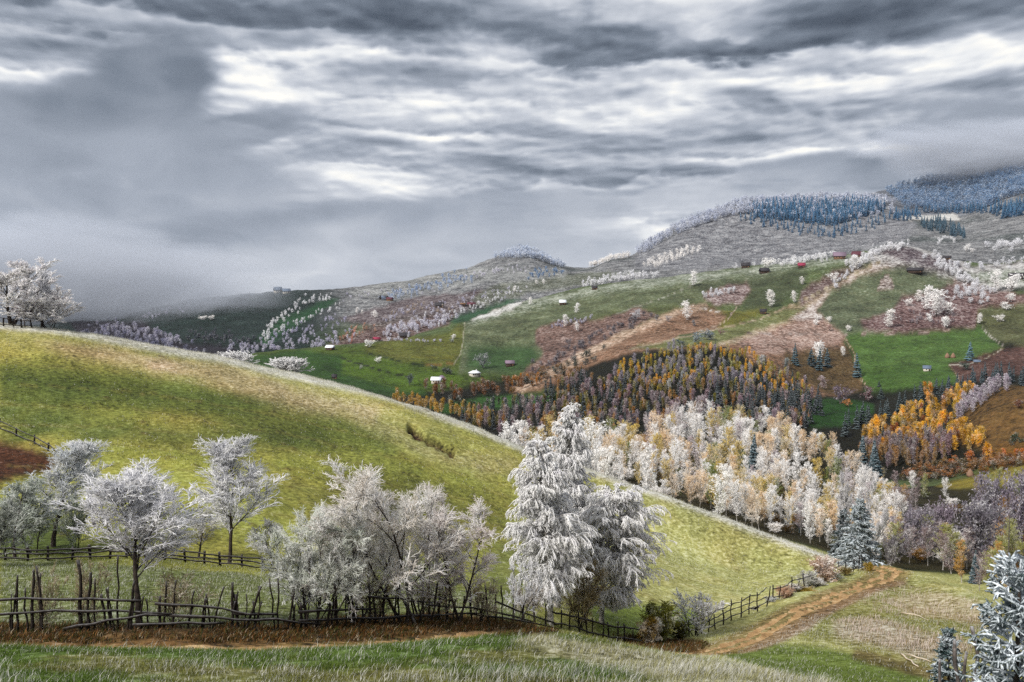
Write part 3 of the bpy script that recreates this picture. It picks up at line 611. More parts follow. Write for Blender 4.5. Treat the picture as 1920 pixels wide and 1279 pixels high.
def bark_mat(name, dark, light, frost=0.35):
    m, t, b = new_mat(name)
    g = t.node('ShaderNodeNewGeometry'); n = t.noise(g.outputs['Position'], 7.0, 5, 0.65)
    c = t.ramp(n, [(0.35, tuple(dark)), (0.65, tuple(light))])
    nz = t.node('ShaderNodeSeparateXYZ', {0: g.outputs['Normal']}).outputs[2]
    f = t.m('MULTIPLY', t.m('ADD', t.m('SUBTRACT', nz, 0.45), t.m('SUBTRACT', n, 0.5)), 2.5*frost, clamp=True)
    t.set(b.inputs['Base Color'], t.mix(f, c, (0.6, 0.61, 0.64, 1)))
    bp = t.node('ShaderNodeBump', {'Height': n, 'Distance': 0.02, 'Strength': 0.6}); t.set(b.inputs['Normal'], bp.outputs[0])
    return m
def crown_mat(name, frostcol=(0.95, 0.94, 0.93), var=0.5, scale=1.2, trans=0.38, vcol=False, boost=1.0):
    """colour of the plant from the object, mixed with rime in clumps"""
    m, t, b = new_mat(name)
    oi = t.node('ShaderNodeVertexColor', layer_name='Col') if vcol else t.node('ShaderNodeObjectInfo'); pos = t.node('ShaderNodeNewGeometry').outputs['Position']
    n = t.noise(pos, scale, 6, 0.7); n2 = t.noise(pos, scale*6, 3, 0.7)
    f = t.m('MULTIPLY', t.m('ADD', t.m('SUBTRACT', n, 0.5), t.m('MULTIPLY', t.m('SUBTRACT', n2, 0.5), 0.8)), 3.0)
    a = oi.outputs['Alpha']                                   # share of rime
    f = t.m('ADD', f, a, clamp=True)
    c = t.mix(1.0, t.vm('MULTIPLY', oi.outputs['Color'], (boost, boost, boost)), t.node('ShaderNodeMapRange', {0: n2, 1: 0.3, 2: 0.7, 3: 1-var, 4: 1+var*0.6}).outputs[0], 'MULTIPLY')
    c = t.mix(f, c, (*frostcol, 1)); t.set(b.inputs['Base Color'], c)
    if trans:
        tr = t.n.new('ShaderNodeBsdfTranslucent'); t.set(tr.inputs[0], c); mx = t.n.new('ShaderNodeMixShader'); mx.inputs[0].default_value = trans
        t.l.new(b.outputs[0], mx.inputs[1]); t.l.new(tr.outputs[0], mx.inputs[2]); t.l.new(mx.outputs[0], t.n['Material Output'].inputs[0])
    return m
M_BARK = bark_mat('dark_wet_bark', (0.012, 0.009, 0.008), (0.05, 0.038, 0.03), 0.25)
M_BARKG = bark_mat('rimed_grey_bark', (0.05, 0.042, 0.04), (0.16, 0.14, 0.13), 0.6)
M_BIRCH = bark_mat('birch_bark', (0.05, 0.045, 0.04), (0.5, 0.47, 0.43), 0.4)
M_RIME = crown_mat('rimed_twigs', var=0.35, boost=1.15); M_RIMEF = crown_mat('rimed_foliage', scale=0.45, var=0.5, trans=0.42, boost=1.2)
M_LEAF = crown_mat('autumn_leaves', scale=0.25, var=0.5, trans=0.4, boost=1.2)

def rime_tree(seed, H, spread, fork=0.3, stems=1, density=1.0, sag=0.10, lean=(0, 0), upright=0.6, tw=0.016, tipl=1.0, trunk_r=None, a1=0.85):
    """open-crowned tree: dark trunk and limbs, rimed twigs. returns (trunk geo, twig geo)"""
    rng = np.random.default_rng(seed)
    r0 = trunk_r or H*0.016
    P0 = np.zeros((stems, 3)); P0[:, :2] = rng.normal(size=(stems, 2))*0.04*H*(stems > 1)
    D0 = np.tile([lean[0], lean[1], 1.0], (stems, 1))
    if stems > 1: D0[:, :2] += rng.normal(size=(stems, 2))*0.42
    L0 = H*(0.80+0.15*rng.random(stems))*(1.0 if stems > 1 else 0.92)
    T = grow(rng, P0, D0, L0, 9, 0.06, 0.05)
    g1 = [sweep(T, taper(stems, 10, r0/(stems**0.35), r0*0.12, 0.8), 7)]
    n1 = int((20 if stems == 1 else 11))
    i1, t1, p1, d1 = shoots(rng, T, n1, fork, 0.99, a1)
    d1[:, 2] += upright*0.35
    l1 = spread*(1.0-0.62*((t1-fork)/(1-fork))**1.3)*(0.65+0.55*rng.random(len(t1)))
    B1 = grow(rng, p1, d1, l1, 7, 0.075, upright*0.08, sag)
    g1.append(sweep(B1, taper(len(B1), 8, r0*0.34*(1-0.6*t1), r0*0.05), 5))
    i2, t2, p2, d2 = shoots(rng, B1, int(8.5*density), 0.12, 1.0, 0.66)
    d2[:, 2] += 0.18*upright
    l2 = (l1[i2]*(0.50-0.28*t2)+0.18)*(0.6+0.6*rng.random(len(t2)))
    B2 = grow(rng, p2, d2, l2, 5, 0.07, upright*0.05, sag*1.2)
    g1.append(sweep(B2[:, :4], taper(len(B2), 4, tw*0.75, tw*0.55), 3))
    up = np.array([0, 0, tw*0.55])                              # the rime sits on the upper side of the twigs
    g2 = [sweep(B2+up, taper(len(B2), 6, tw*0.75, tw*0.8), 4)]
    i3, t3, p3, d3 = shoots(rng, B2, int(9.5*density), 0.08, 1.0, 0.62)
    l3 = (0.16+0.26*rng.random(len(t3)))*tipl*H/6.5
    B3 = grow(rng, p3+up, d3, l3, 3, 0.09, upright*0.04, sag*1.4)
    g2.append(sweep(B3, taper(len(B3), 4, tw*0.85, tw*0.45), 3))
    i4, t4, p4, d4 = shoots(rng, B3, 3, 0.15, 0.95, 0.65)
    B4 = grow(rng, p4, d4, l3[i4]*0.42, 1, 0.0, 0.0, sag)
    g2.append(sweep(B4, taper(len(B4), 2, tw*0.7, tw*0.3), 3))
    return cat_geo(g1), cat_geo(g2)
def i1_3(i2, i3): return i2[i3]
def weeping_birch(seed, H, spread, density=1.0, tw=0.02, low=0.10, shape=0.75):
    rng = np.random.default_rng(seed); r0 = H*0.013
    T = grow(rng, np.zeros((1, 3)), np.array([[0.0, 0, 1.0]]), [H*0.985], 16, 0.02, 0.08)
    g1 = [sweep(T, taper(1, 17, r0, 0.02, 0.8), 8)]
    n1 = int(120*density); i1, t1, p1, d1 = shoots(rng, T, n1, low, 0.99, 1.0)
    d1[:, 2] = np.abs(d1[:, 2])*0.5+0.5
    prof = np.clip(1-t1, 0, 1)**shape*(0.45+0.55*sm(0, 0.25, t1-low))*(0.92+0.12*np.cos(t1*34+rng.random()*6))
    l1 = spread*prof*(0.65+0.5*rng.random(n1))+0.14
    B1 = grow(rng, p1, d1, l1, 8, 0.06, 0.06, 0.20)
    g1.append(sweep(B1, taper(len(B1), 9, 0.012+r0*0.22*(l1/spread), 0.010), 4))
    i2, t2, p2, d2 = shoots(rng, B1, int(9*density+2), 0.15, 1.0, 0.7)
    d2[:, 2] -= 0.25
    l2 = 0.25+0.24*l1[i2]*(1-0.4*t2)*(0.5+rng.random(len(t2)))
    B2 = grow(rng, p2, d2, l2, 4, 0.06, 0.0, 0.5)
    g2 = [sweep(T[:, 13:], taper(1, 4, 0.030, 0.018), 5), sweep(B1[:, 4:], taper(len(B1), 5, 0.014, 0.012), 3), sweep(B2, taper(len(B2), 5, tw*1.0, tw*0.75), 3)]
    i3, t3, p3, d3 = shoots(rng, B2, 9, 0.1, 1.0, 0.6)
    d3[:, 2] -= 0.9
    l3 = (0.14+0.26*rng.random(len(t3))**1.5)*H/11*np.clip(l1[i1_3(i2, i3)]/(0.35*spread), 0.35, 1)
    B3 = grow(rng, p3, d3, l3, 3, 0.06, 0.0, 0.5)
    g2.append(sweep(B3, taper(len(B3), 4, tw*0.9, tw*0.5), 3))
    i4, t4, p4, d4 = shoots(rng, B3, 3, 0.1, 0.9, 0.7)
    B4 = grow(rng, p4, d4, l3[i4]*0.4, 1, 0.0, 0.0, 0.5)
    g2.append(sweep(B4, taper(len(B4), 2, tw*0.75, tw*0.4), 3))
    return cat_geo(g1), cat_geo(g2)
def spruce(seed, H, spread, rows=26, per=7, nw=0.03, droop=0.25, twigs=10, tipturn=0.35, low=0.04, top=0.97, minl=0.03):
    """whorled conifer: returns trunk geo, bough geo"""
    rng = np.random.default_rng(seed)
    T = grow(rng, np.zeros((1, 3)), np.array([[0, 0, 1.0]]), [H], 12, 0.012, 0.05)
    g1 = [sweep(T, taper(1, 13, H*0.017, nw*0.8), 7)]
    t1 = np.repeat(low+(top-low)*(np.arange(rows)/(rows-1))**0.85, per); n = len(t1)
    p1, _ = along(np.repeat(T, n, 0), t1+rng.normal(size=n)*0.006)
    az = rng.random(n)*2*math.pi; el = -0.25+1.0*t1**2
    d1 = np.stack([np.cos(az)*np.cos(el), np.sin(az)*np.cos(el), np.sin(el)], -1)
    l1 = spread*(1-t1)**0.85*(0.75+0.4*rng.random(n))+minl*H
    B1 = grow(rng, p1, d1, l1, 6, 0.04, tipturn*0.10, droop*(0.35))
    g2 = [sweep(B1, taper(n, 7, nw*1.25, nw*0.9), 4), sweep(T[:, 9:], taper(1, 4, H*0.006, nw*0.9), 6)]
    i2, t2, p2, d2 = shoots(rng, B1, twigs, 0.12, 1.0, 0.85)
    tan = unit(B1[i2, -1]-B1[i2, 0]); side = unit(np.cross(tan, np.array([0, 0, 1.0])))*np.where(rng.random(len(t2)) < 0.5, 1, -1)[:, None]
    d2 = unit(tan*0.9+side*(0.75)+rng.normal(size=(len(t2), 3))*0.22+np.array([0, 0, -0.10]))
    l2 = (0.12+0.42*l1[i2]*(1-t2*0.75))*(0.6+0.6*rng.random(len(t2)))
    B2 = grow(rng, p2, d2, l2, 3, 0.08, 0.02, 0.15)
    g2.append(sweep(B2, taper(len(B2), 4, nw*1.15, nw*0.7), 3))
    i3, t3, p3, d3 = shoots(rng, B2, 4, 0.2, 1.0, 0.8)
    d3[:, 2] -= 0.25
    B3 = grow(rng, p3, d3, l2[i3]*0.42, 2, 0.1, 0.0, 0.1)
    g2.append(sweep(B3, taper(len(B3), 3, nw, nw*0.6), 3))
    return cat_geo(g1), cat_geo(g2)
def far_birch(seed, H, W, n=900, s=0.22, narrow=0.6, low=0.16, low_gap=0.0):
    """slim birch for the middle distance: thin trunk, limbs, twig clumps along the limbs with gaps between"""
    rng = np.random.default_rng(seed)
    T = grow(rng, np.zeros((1, 3)), np.array([[0, 0, 1.0]]), [H*0.97], 7, 0.05, 0.05)
    g1 = [sweep(T, taper(1, 8, H*0.011, 0.02), 5)]
    n1 = 46; i1, t1, p1, d1 = shoots(rng, T, n1, low, 0.98, 0.75)
    d1[:, 2] = np.abs(d1[:, 2])+0.35
    prof = np.sin(np.clip((t1-low*0.6)/(1-low*0.6), 0, 1)**narrow*math.pi*0.92)**0.8+0.12
    l1 = W*0.5*prof*(0.7+0.6*rng.random(n1))
    B1 = grow(rng, p1, d1, l1, 4, 0.12, 0.05, 0.22)
    g1.append(sweep(B1, taper(n1, 5, H*0.003, 0.012), 3))
    k = rng.integers(0, n1, n); t = rng.random(n)**0.6; c, _ = along(B1[k], t)
    c = c+rng.normal(size=(n, 3))*s*1.1
    return cat_geo(g1), twiglets(rng, c, s)
def twiglets(rng, C, s, hang=0.35):
    n = len(C); d = rvec(rng, n); d[:, 2] = d[:, 2]*0.8-hang*0.2; d = unit(d)
    r = unit(np.cross(d, rvec(rng, n))); L = (s*(0.8+1.3*rng.random(n)))[:, None]; w = s*0.33
    V = np.stack([C-d*L*0.5-r*w*0.5, C-d*L*0.2+r*w, C+d*L, C-d*L*0.05-r*w], 1).reshape(-1, 3)
    return V, np.arange(n*4).reshape(-1, 4)
def round_tree(seed, H, W, n=700, s=0.35, low=0.2, stems=3):
    rng = np.random.default_rng(seed)
    D = np.tile([0, 0, 1.0], (stems, 1)); D[:, :2] += rng.normal(size=(stems, 2))*0.3*(stems > 1)
    T = grow(rng, np.zeros((stems, 3)), D, H*0.75*np.ones(stems), 5, 0.08, 0.03)
    n1 = 14; i1, t1, p1, d1 = shoots(rng, T, n1, low, 0.98, 0.9); d1[:, 2] += 0.35
    l1 = W*0.48*(0.6+0.6*rng.random(len(t1)))*np.sqrt(np.clip(1-(t1*1.1-0.45)**2*1.8, 0.15, 1))
    B1 = grow(rng, p1, d1, l1, 4, 0.15, 0.05, 0.05)
    g1 = [sweep(T, taper(stems, 6, H*0.018, H*0.006), 5), sweep(B1, taper(len(B1), 5, H*0.005, H*0.002), 3)]
    k = rng.integers(0, len(B1), n); t = rng.random(n)**0.55; c, _ = along(B1[k], t); c = c+rng.normal(size=(n, 3))*s*1.0
    c[:, 2] = np.maximum(c[:, 2], 0.04*H)
    return cat_geo(g1), twiglets(rng, c, s, 0.0)
def far_conifer(seed, H, W, rows=13, per=9, low=0.06):
    rng = np.random.default_rng(seed)
    T = grow(rng, np.zeros((1, 3)), np.array([[0, 0, 1.0]]), [H], 3, 0.01, 0.0)
    g1 = [sweep(T, taper(1, 4, H*0.014, 0.02), 4)]
    t = np.repeat(low+(0.985-low)*np.arange(rows)/(rows-1), per)+rng.normal(size=rows*per)*0.015; n = len(t); az = rng.random(n)*2*math.pi
    L = W*0.5*(1-t)**0.9*(0.7+0.5*rng.random(n))+0.03*W
    o = np.stack([np.cos(az), np.sin(az), np.zeros(n)], -1); s_ = np.stack([-np.sin(az), np.cos(az), np.zeros(n)], -1)
    c = np.stack([np.zeros(n), np.zeros(n), t*H], -1); w = (0.30*L+0.04*W)[:, None]; L = L[:, None]
    z = np.array([0, 0, 1.0])*H
    V = np.stack([c, c+o*L*0.6+s_*w-z*0.022, c+o*L-z*0.035, c+o*L*0.6-s_*w-z*0.022], 1)
    V2 = np.stack([c, c+o*L*0.55-z*0.075+s_*w*0.3, c+o*L-z*0.035, c+o*L*0.5+z*0.01], 1)
    V = np.concatenate([V, V2]).reshape(-1, 3)
    return cat_geo(g1), (V, np.arange(len(V)).reshape(-1, 4))
def plant(name, geo, mt, mc, label, cat, group, loc, col=(1, 1, 1), rime=1.0, rot=0.0, sc=1.0, merged=False, parts=('trunk', 'crown')):
    (v1, q1), (v2, q2) = geo
    if merged:
        o = add_obj(name, mesh_np(name, np.concatenate([v1, v2]), np.concatenate([q1, q2+len(v1)]), None, [mt, mc], np.concatenate([np.zeros(len(q1)), np.ones(len(q2))])))
        o.color = (*col, rime)
    else:
        o = add_obj(name, None)
        a = add_obj(parts[0], mesh_np(parts[0], v1, q1, None, [mt], smooth=True), o)
        b = add_obj(parts[1], mesh_np(parts[1], v2, q2, None, [mc]), o); b.color = (*col, rime)
    place(o, loc, rot, sc); tag(o, label, cat, group); return o
def place(o, loc, rot=0.0, sc=1.0):
    o.location = (loc[0], loc[1], loc[2]-0.06*(sc if np.ndim(sc) == 0 else 1)); o.rotation_euler = (0, 0, rot); o.scale = (sc, sc, sc) if np.ndim(sc) == 0 else sc
def copy_tree(o, label=None, group=None, cat=None):
    c = o.copy(); COL.objects.link(c)
    for ch in list(o.children):
        d = ch.copy(); COL.objects.link(d); d.parent = c
        for g in list(ch.children):
            e = g.copy(); COL.objects.link(e); e.parent = d
    if label: c['label'] = label
    if group: c['group'] = group
    if cat: c['category'] = cat
    return c
def tint(o, col, rime):
    if o.type == 'MESH': o.color = (*col, rime)
    for ch in o.children: ch.color = (*col, rime)
# ---------------------------------------------------------------- trees and bushes along the near fence
def pt(px, py, D):
    u, t = ray(px, py); return np.array([u*D, D, CZ+t*D])
def hgt(loc, ptop):
    """height that reaches photo row ptop above a ground point"""
    lo, hi = 0.0, 60.0
    for _ in range(30):
        m = (lo+hi)/2; y = proj(loc[0]/loc[1], (loc[2]+m-CZ)/loc[1])[1]
        if y > ptop: lo = m
        else: hi = m
    return m
def mpp(loc): return loc[1]/FPX
def standing(px, D): p = at(px, D); return p
WHITE = (0.72, 0.72, 0.76)
def fg_rime(seed, px, D, ptop, wpx, label, name='rimed_tree', cat='tree', group=None, rime=0.55, col=WHITE, bark=None, **kw):
    loc = at(px, D); H = hgt(loc, ptop)*1.02; sp = wpx*0.5*mpp(loc)
    geo = rime_tree(seed, H, sp, **kw)
    # fit the crown to the size seen
    V = geo[1][0]; w = np.percentile(np.abs(V[:, 0]-np.median(V[:, 0])), 97); top = V[:, 2].max()
    sx = sp/w; sz = H/top; S = np.array([min(max(sx, 0.5), 1.6)]*2+[sz])
    geo = ((geo[0][0]*S, geo[0][1]), (geo[1][0]*S, geo[1][1]))
    return plant(name, geo, bark or M_BARK, M_RIME, label, cat, group, loc, col, rime)
fg_rime(11, 262, 31.5, 868, 262, 'round rime-covered tree with feathery drooping twigs standing in the rail fence', fork=0.36, sag=0.09, tw=0.013, density=1.35, upright=1.0, trunk_r=0.08, a1=0.78)
fg_rime(12, 430, 59, 815, 168, 'tall airy white tree with a thin dark trunk behind the rear rail fence', fork=0.20, sag=0.05, tw=0.018, density=1.25, upright=0.9, trunk_r=0.085, a1=0.78)
fg_rime(13, 100, 60, 828, 125, 'pale blue-grey rimed tree at the far left beside the rear fence', fork=0.2, sag=0.05, tw=0.018, upright=0.8, a1=0.75, rime=0.5, col=(0.6, 0.63, 0.66))
fg_rime(14, 178, 66, 826, 78, 'slim white tree top showing above the blue-grey tree on the left', fork=0.45, sag=0.04, tw=0.020, density=0.8, upright=1.0, rime=0.5)
fg_rime(15, 28, 56, 900, 120, 'dull green-grey rimed tree at the left edge behind the fence', fork=0.25, sag=0.08, tw=0.018, rime=0.2, col=(0.42, 0.46, 0.40))
fg_rime(16, 372, 60, 945, 95, 'small grey twiggy tree between the round tree and the tall airy tree', fork=0.25, sag=0.1, tw=0.015, rime=0.3, col=(0.55, 0.54, 0.52), density=0.8)
fg_rime(17, 512, 60, 965, 64, 'small faint grey tree at the right end of the rear fence', fork=0.25, sag=0.05, tw=0.015, rime=0.4, col=(0.55, 0.54, 0.55), density=0.7)
fg_rime(18, 578, 33.5, 945, 190, 'wide willow-like rimed bush with many stems, leftmost of the big clump', stems=6, fork=0.12, sag=0.10, tw=0.0115, density=1.08, rime=0.55, col=(0.6, 0.64, 0.54))
fg_rime(19, 665, 35, 918, 170, 'rimed multi-stemmed tree between the willow-like bush and the tallest of the clump', stems=4, fork=0.18, sag=0.07, tw=0.0115, density=1.08, rime=0.6, col=(0.66, 0.64, 0.5))
fg_rime(20, 757, 36, 858, 232, 'tallest tree of the big clump, white twigs fanning from dark forked limbs', stems=3, fork=0.22, sag=0.05, tw=0.012, density=1.12, rime=0.65, col=(0.66, 0.58, 0.48), trunk_r=0.09)
fg_rime(21, 858, 38, 938, 150, 'lilac-white twiggy tree at the right end of the big clump', stems=3, fork=0.18, sag=0.09, tw=0.013, density=1.1, rime=0.6, col=(0.62, 0.54, 0.50))
fg_rime(22, 968, 45, 1030, 74, 'thin sparse white shrub between the big clump and the weeping birch', name='rimed_shrub', cat='shrub', stems=4, fork=0.1, sag=0.05, tw=0.012, density=0.7)
for k, (px, D, pt_, w, lab) in enumerate([(78, 31.5, 1055, 70, 'straggly leafless shrub tangled in the fence at the far left'), (160, 31.5, 1040, 60, 'bare shrub with a few yellow leaves left of the round tree'), (325, 32, 1062, 110, 'thin twiggy shrub with yellowish leaves right of the round tree trunk'),
        (700, 36, 1075, 90, 'low tangle of brown twigs under the big clump'), (815, 38, 1085, 90, 'brown brushwood at the foot of the tallest tree'), (900, 41, 1075, 60, 'small bare shrub at the right foot of the big clump')]):
    fg_rime(60+k, px, D, pt_, w, lab, name='bare_shrub', cat='shrub', stems=6, fork=0.08, sag=0.03, tw=0.008, density=0.55, rime=0.0, col=(0.40, 0.33, 0.20))
fg_rime(91, 708, 37.5, 900, 150, 'slender white tree filling the gap left of the tallest tree of the big clump', stems=2, fork=0.2, sag=0.04, tw=0.0115, density=1.0, rime=0.65, col=(0.68, 0.62, 0.5))
fg_rime(92, 808, 39, 905, 140, 'white twiggy tree just right of the tallest tree of the big clump', stems=3, fork=0.18, sag=0.05, tw=0.0115, density=1.0, rime=0.65, col=(0.66, 0.58, 0.5))
fg_rime(93, 618, 36, 950, 130, 'pale bushy tree behind the willow-like bush', stems=3, fork=0.15, sag=0.06, tw=0.0115, density=1.0, rime=0.6, col=(0.62, 0.64, 0.52))
fg_rime(94, 62, 58, 912, 100, 'grey-green bushy tree between the left-edge tree and the pale blue-grey tree', stems=3, fork=0.15, sag=0.05, tw=0.016, density=1.0, rime=0.15, col=(0.42, 0.46, 0.40))
fg_rime(95, 142, 59, 925, 90, 'dim grey-green bushy tree right of the pale blue-grey tree', stems=4, fork=0.12, sag=0.05, tw=0.016, density=1.0, rime=0.1, col=(0.40, 0.44, 0.36))
fg_rime(96, -8, 52, 935, 90, 'dull bush cut by the left edge of the view', stems=4, fork=0.12, sag=0.05, tw=0.016, density=0.9, rime=0.0, col=(0.36, 0.38, 0.34))
# weeping birches
def fg_birch(seed, px, D, ptop, wpx, label, **kw):
    loc = at(px, D); H = hgt(loc, ptop); sp = wpx*0.5*mpp(loc)
    geo = weeping_birch(seed, H, sp*1.15, **kw)
    V = geo[1][0]; w = np.percentile(np.abs(V[:, 0]), 98); sx = min(max(sp/w, 0.6), 1.5); sz = H/V[:, 2].max(); S = np.array([sx, sx, sz])
    geo = ((geo[0][0]*S, geo[0][1]), (geo[1][0]*S, geo[1][1]))
    return plant('weeping_birch', geo, M_BIRCH, M_RIME, label, 'birch', None, loc, (0.80, 0.78, 0.82), 0.9)
fg_birch(31, 1032, 50, 824, 164, 'white weeping birch with hanging twigs in tiers, the front one of the tall pair', density=1.0, tw=0.016, shape=0.74, low=0.14)
fg_birch(32, 1044, 56, 752, 136, 'tallest narrow white birch whose tip rises highest behind the front weeping birch', density=1.0, tw=0.018, shape=0.85, low=0.12)
fg_birch(33, 1128, 55, 900, 188, 'rounded white weeping birch right of the tall pair, arching twigs to the ground', density=1.3, tw=0.016, shape=0.32, low=0.12)
fg_rime(34, 1088, 52, 1040, 90, 'dark-stemmed bush with yellowish twigs at the foot of the weeping birches', name='bare_shrub', cat='shrub', stems=7, fork=0.08, sag=0.04, tw=0.010, density=0.9, rime=-0.1, col=(0.36, 0.28, 0.14))
fg_rime(35, 985, 48, 1085, 60, 'small twiggy bush left of the weeping birch trunk', name='bare_shrub', cat='shrub', stems=5, fork=0.08, sag=0.04, tw=0.010, density=0.8, rime=0.0, col=(0.5, 0.45, 0.4))
fg_rime(36, 1304, 58, 1103, 86, 'small round white bush-tree by the right fence near the track', name='rimed_tree', stems=4, fork=0.12, sag=0.08, tw=0.02, density=0.7, upright=0.9, rime=0.8, col=(0.8,0.8,0.8))
# leafy and frosted bushes on the right
def leafy(seed, px, D, ptop, wpx, label, col, rime, n=2600, name='leafy_bush', cat='bush', group=None, stems=5, s=None, low=0.05):
    loc = at(px, D); H = hgt(loc, ptop); W = wpx*mpp(loc)
    geo = round_tree(seed, H, W, int(n*1.5), s or max(0.05, H*0.042), low, stems)
    V = geo[1][0]; sz = H/V[:, 2].max(); w = np.percentile(np.abs(V[:, 0]), 98); sx = min(max(W*0.5/w, 0.5), 1.8); S = np.array([sx, sx, sz])
    geo = ((geo[0][0]*S, geo[0][1]), (geo[1][0]*S, geo[1][1]))
    return plant(name, geo, M_BARKG, M_RIMEF if rime > 0 else M_LEAF, label, cat, group, loc, tuple(c*0.6 for c in col), rime)
GOLD = tuple(lin(190, 160, 60)); YG_ = tuple(lin(160, 160, 70)); PEACH = tuple(lin(220, 180, 150)); ORA = tuple(lin(200, 120, 30))
leafy(41, 1243, 54, 1122, 66, 'yellow-green leafy bush left of the small round white tree', tuple(lin(140, 140, 50)), 0.0)
leafy(42, 1218, 53, 1152, 44, 'low bush turning orange and green at the end of the fence', tuple(lin(150, 120, 30)), -0.3)
leafy(43, 1275, 55, 1160, 50, 'dark low undergrowth bush below the small white tree', tuple(lin(80, 76, 30)), -0.4)
HB = [(1545, 84, 1040, 52, PEACH, 0.2, 'peach-coloured frosted bush, highest of the trackside hedge'), (1518, 81, 1068, 44, (0.5, 0.48, 0.42), 0.3, 'grey-white bush just left of the peach-coloured hedge bush'), (1492, 77, 1092, 38, (0.5, 0.42, 0.34), 0.25, 'pale frosted bush with brown stems in the middle of the hedge'),
      (1470, 74, 1098, 34, PEACH, 0.0, 'small salmon-tinted hedge bush by the track'), (1512, 77, 1100, 40, GOLD, -0.1, 'golden low hedge bush beside the track'), (1446, 72, 1116, 28, (0.5, 0.5, 0.45), 0.3, 'small white hedge bush at the lower end of the hedge'),
      (1570, 88, 1075, 36, tuple(lin(120, 120, 80)), 0.0, 'olive bush in the hedge left of the golden sapling'), (1632, 96, 1052, 22, GOLD, -0.2, 'small golden sapling where the track disappears'), (1532, 81, 1082, 30, (0.55, 0.5, 0.42), 0.3, 'low whitish bush between the golden low bush and the highest hedge bush'), (1558, 86, 1066, 30, (0.6, 0.58, 0.5), 0.35, 'pale bush right of the highest hedge bush'), (1480, 75, 1112, 26, tuple(lin(120, 90, 60)), 0.0, 'brown low bush among the middle hedge bushes'), (1458, 73, 1124, 24, tuple(lin(130, 110, 60)), 0.0, 'ochre low bush at the lower end of the hedge'), (1585, 91, 1062, 26, tuple(lin(150, 130, 70)), 0.1, 'ochre bush beside the foot of the blue-grey spruce'), (1425, 70, 1140, 30, (0.5, 0.45, 0.4), 0.2, 'low rimed scrub by the fence where the track widens')]
for k, (px, D, ptop, w, c, r, lab) in enumerate(HB): leafy(45+k, px, D, ptop, w, lab, c, r, 1500, name='hedge_bush', group='bushes of the trackside hedge')
# spruces
M_NEEDLE = crown_mat('rimed_needles', frostcol=(0.74, 0.79, 0.84), scale=2.5, var=0.5, trans=0.1, boost=1.35)
def fg_spruce(seed, px, D, ptop, wpx, label, col, rime, name='spruce', **kw):
    loc = at(px, D); H = hgt(loc, ptop); sp = wpx*0.5*mpp(loc); geo = spruce(seed, H, sp, **kw)
    return plant(name, geo, M_BARK, M_NEEDLE, label, 'spruce', None, loc, col, rime, parts=('trunk', 'boughs'))
DG = tuple(lin(48, 66, 66)); DG2 = tuple(lin(24, 40, 40))
fg_rime(54, 1590, 114, 884, 92, 'tall upright frosted tree rising behind the blue-grey spruce', stems=4, fork=0.15, sag=0.0, tw=0.035, density=0.95, upright=1.6, rime=0.3, col=(0.6, 0.58, 0.6))
fg_spruce(55, 1576, 112, 955, 62, 'darker spruce half hidden behind the blue-grey spruce', DG2, 0.15, rows=22, per=6, nw=0.05, twigs=8)
fg_spruce(56, 1609, 101, 936, 98, 'broad blue-grey rimed spruce at the bend of the track', DG, 0.42, rows=24, per=7, nw=0.045, twigs=10)
fg_spruce(57, 1897, 13, 1040, 225, 'young spruce with thick rime-coated shoots in the bottom right corner', DG, 0.5, rows=15, per=6, nw=0.018, twigs=9, tipturn=0.9, droop=0.0, low=0.10, top=0.93, minl=0.07)
fg_spruce(58, 1778, 27, 1180, 74, 'little spruce beside the grey stakes at the lower right', DG, 0.2, rows=13, per=6, nw=0.02, twigs=9)
fg_spruce(59, 1925, 58, 1028, 90, 'dark spruce at the right edge behind the rime-coated young spruce', DG2, -0.1, rows=20, per=7, nw=0.035, twigs=9)
# trees at the top of the slope, left
fg_rime(71, 22, 132, 480, 132, 'tall lilac-white tree at the top left corner of the slope', fork=0.25, sag=0.02, tw=0.045, density=1.15, rime=0.8, col=(0.72, 0.66, 0.70), stems=2, trunk_r=0.26)
fg_rime(72, 94, 132, 532, 104, 'low rounded lilac-white tree on the crest right of the tall one', fork=0.12, sag=0.08, tw=0.04, density=1.1, rime=0.8, col=(0.72, 0.66, 0.68), stems=5)
fg_rime(73, 79, 133, 505, 34, 'thin spindly leader poking above the rounded tree on the crest', fork=0.3, sag=0.0, tw=0.03, density=0.6, upright=1.4, rime=0.3)
fg_rime(74, 47, 130, 560, 44, 'small dark-trunked tree between the two crest trees', fork=0.3, sag=0.02, tw=0.04, density=0.9, rime=0.4, col=(0.5, 0.42, 0.46))
fg_rime(75, 441, 146, 656, 70, 'spiky white bush peeping over the crest, left of the two', name='rimed_shrub', cat='shrub', stems=7, fork=0.05, sag=0.0, tw=0.045, density=0.8, rime=0.9)
fg_rime(76, 539, 143, 667, 66, 'rounded bright white bush peeping over the crest, right of the two', name='rimed_shrub', cat='shrub', stems=7, fork=0.05, sag=0.0, tw=0.045, density=0.9, rime=0.9)

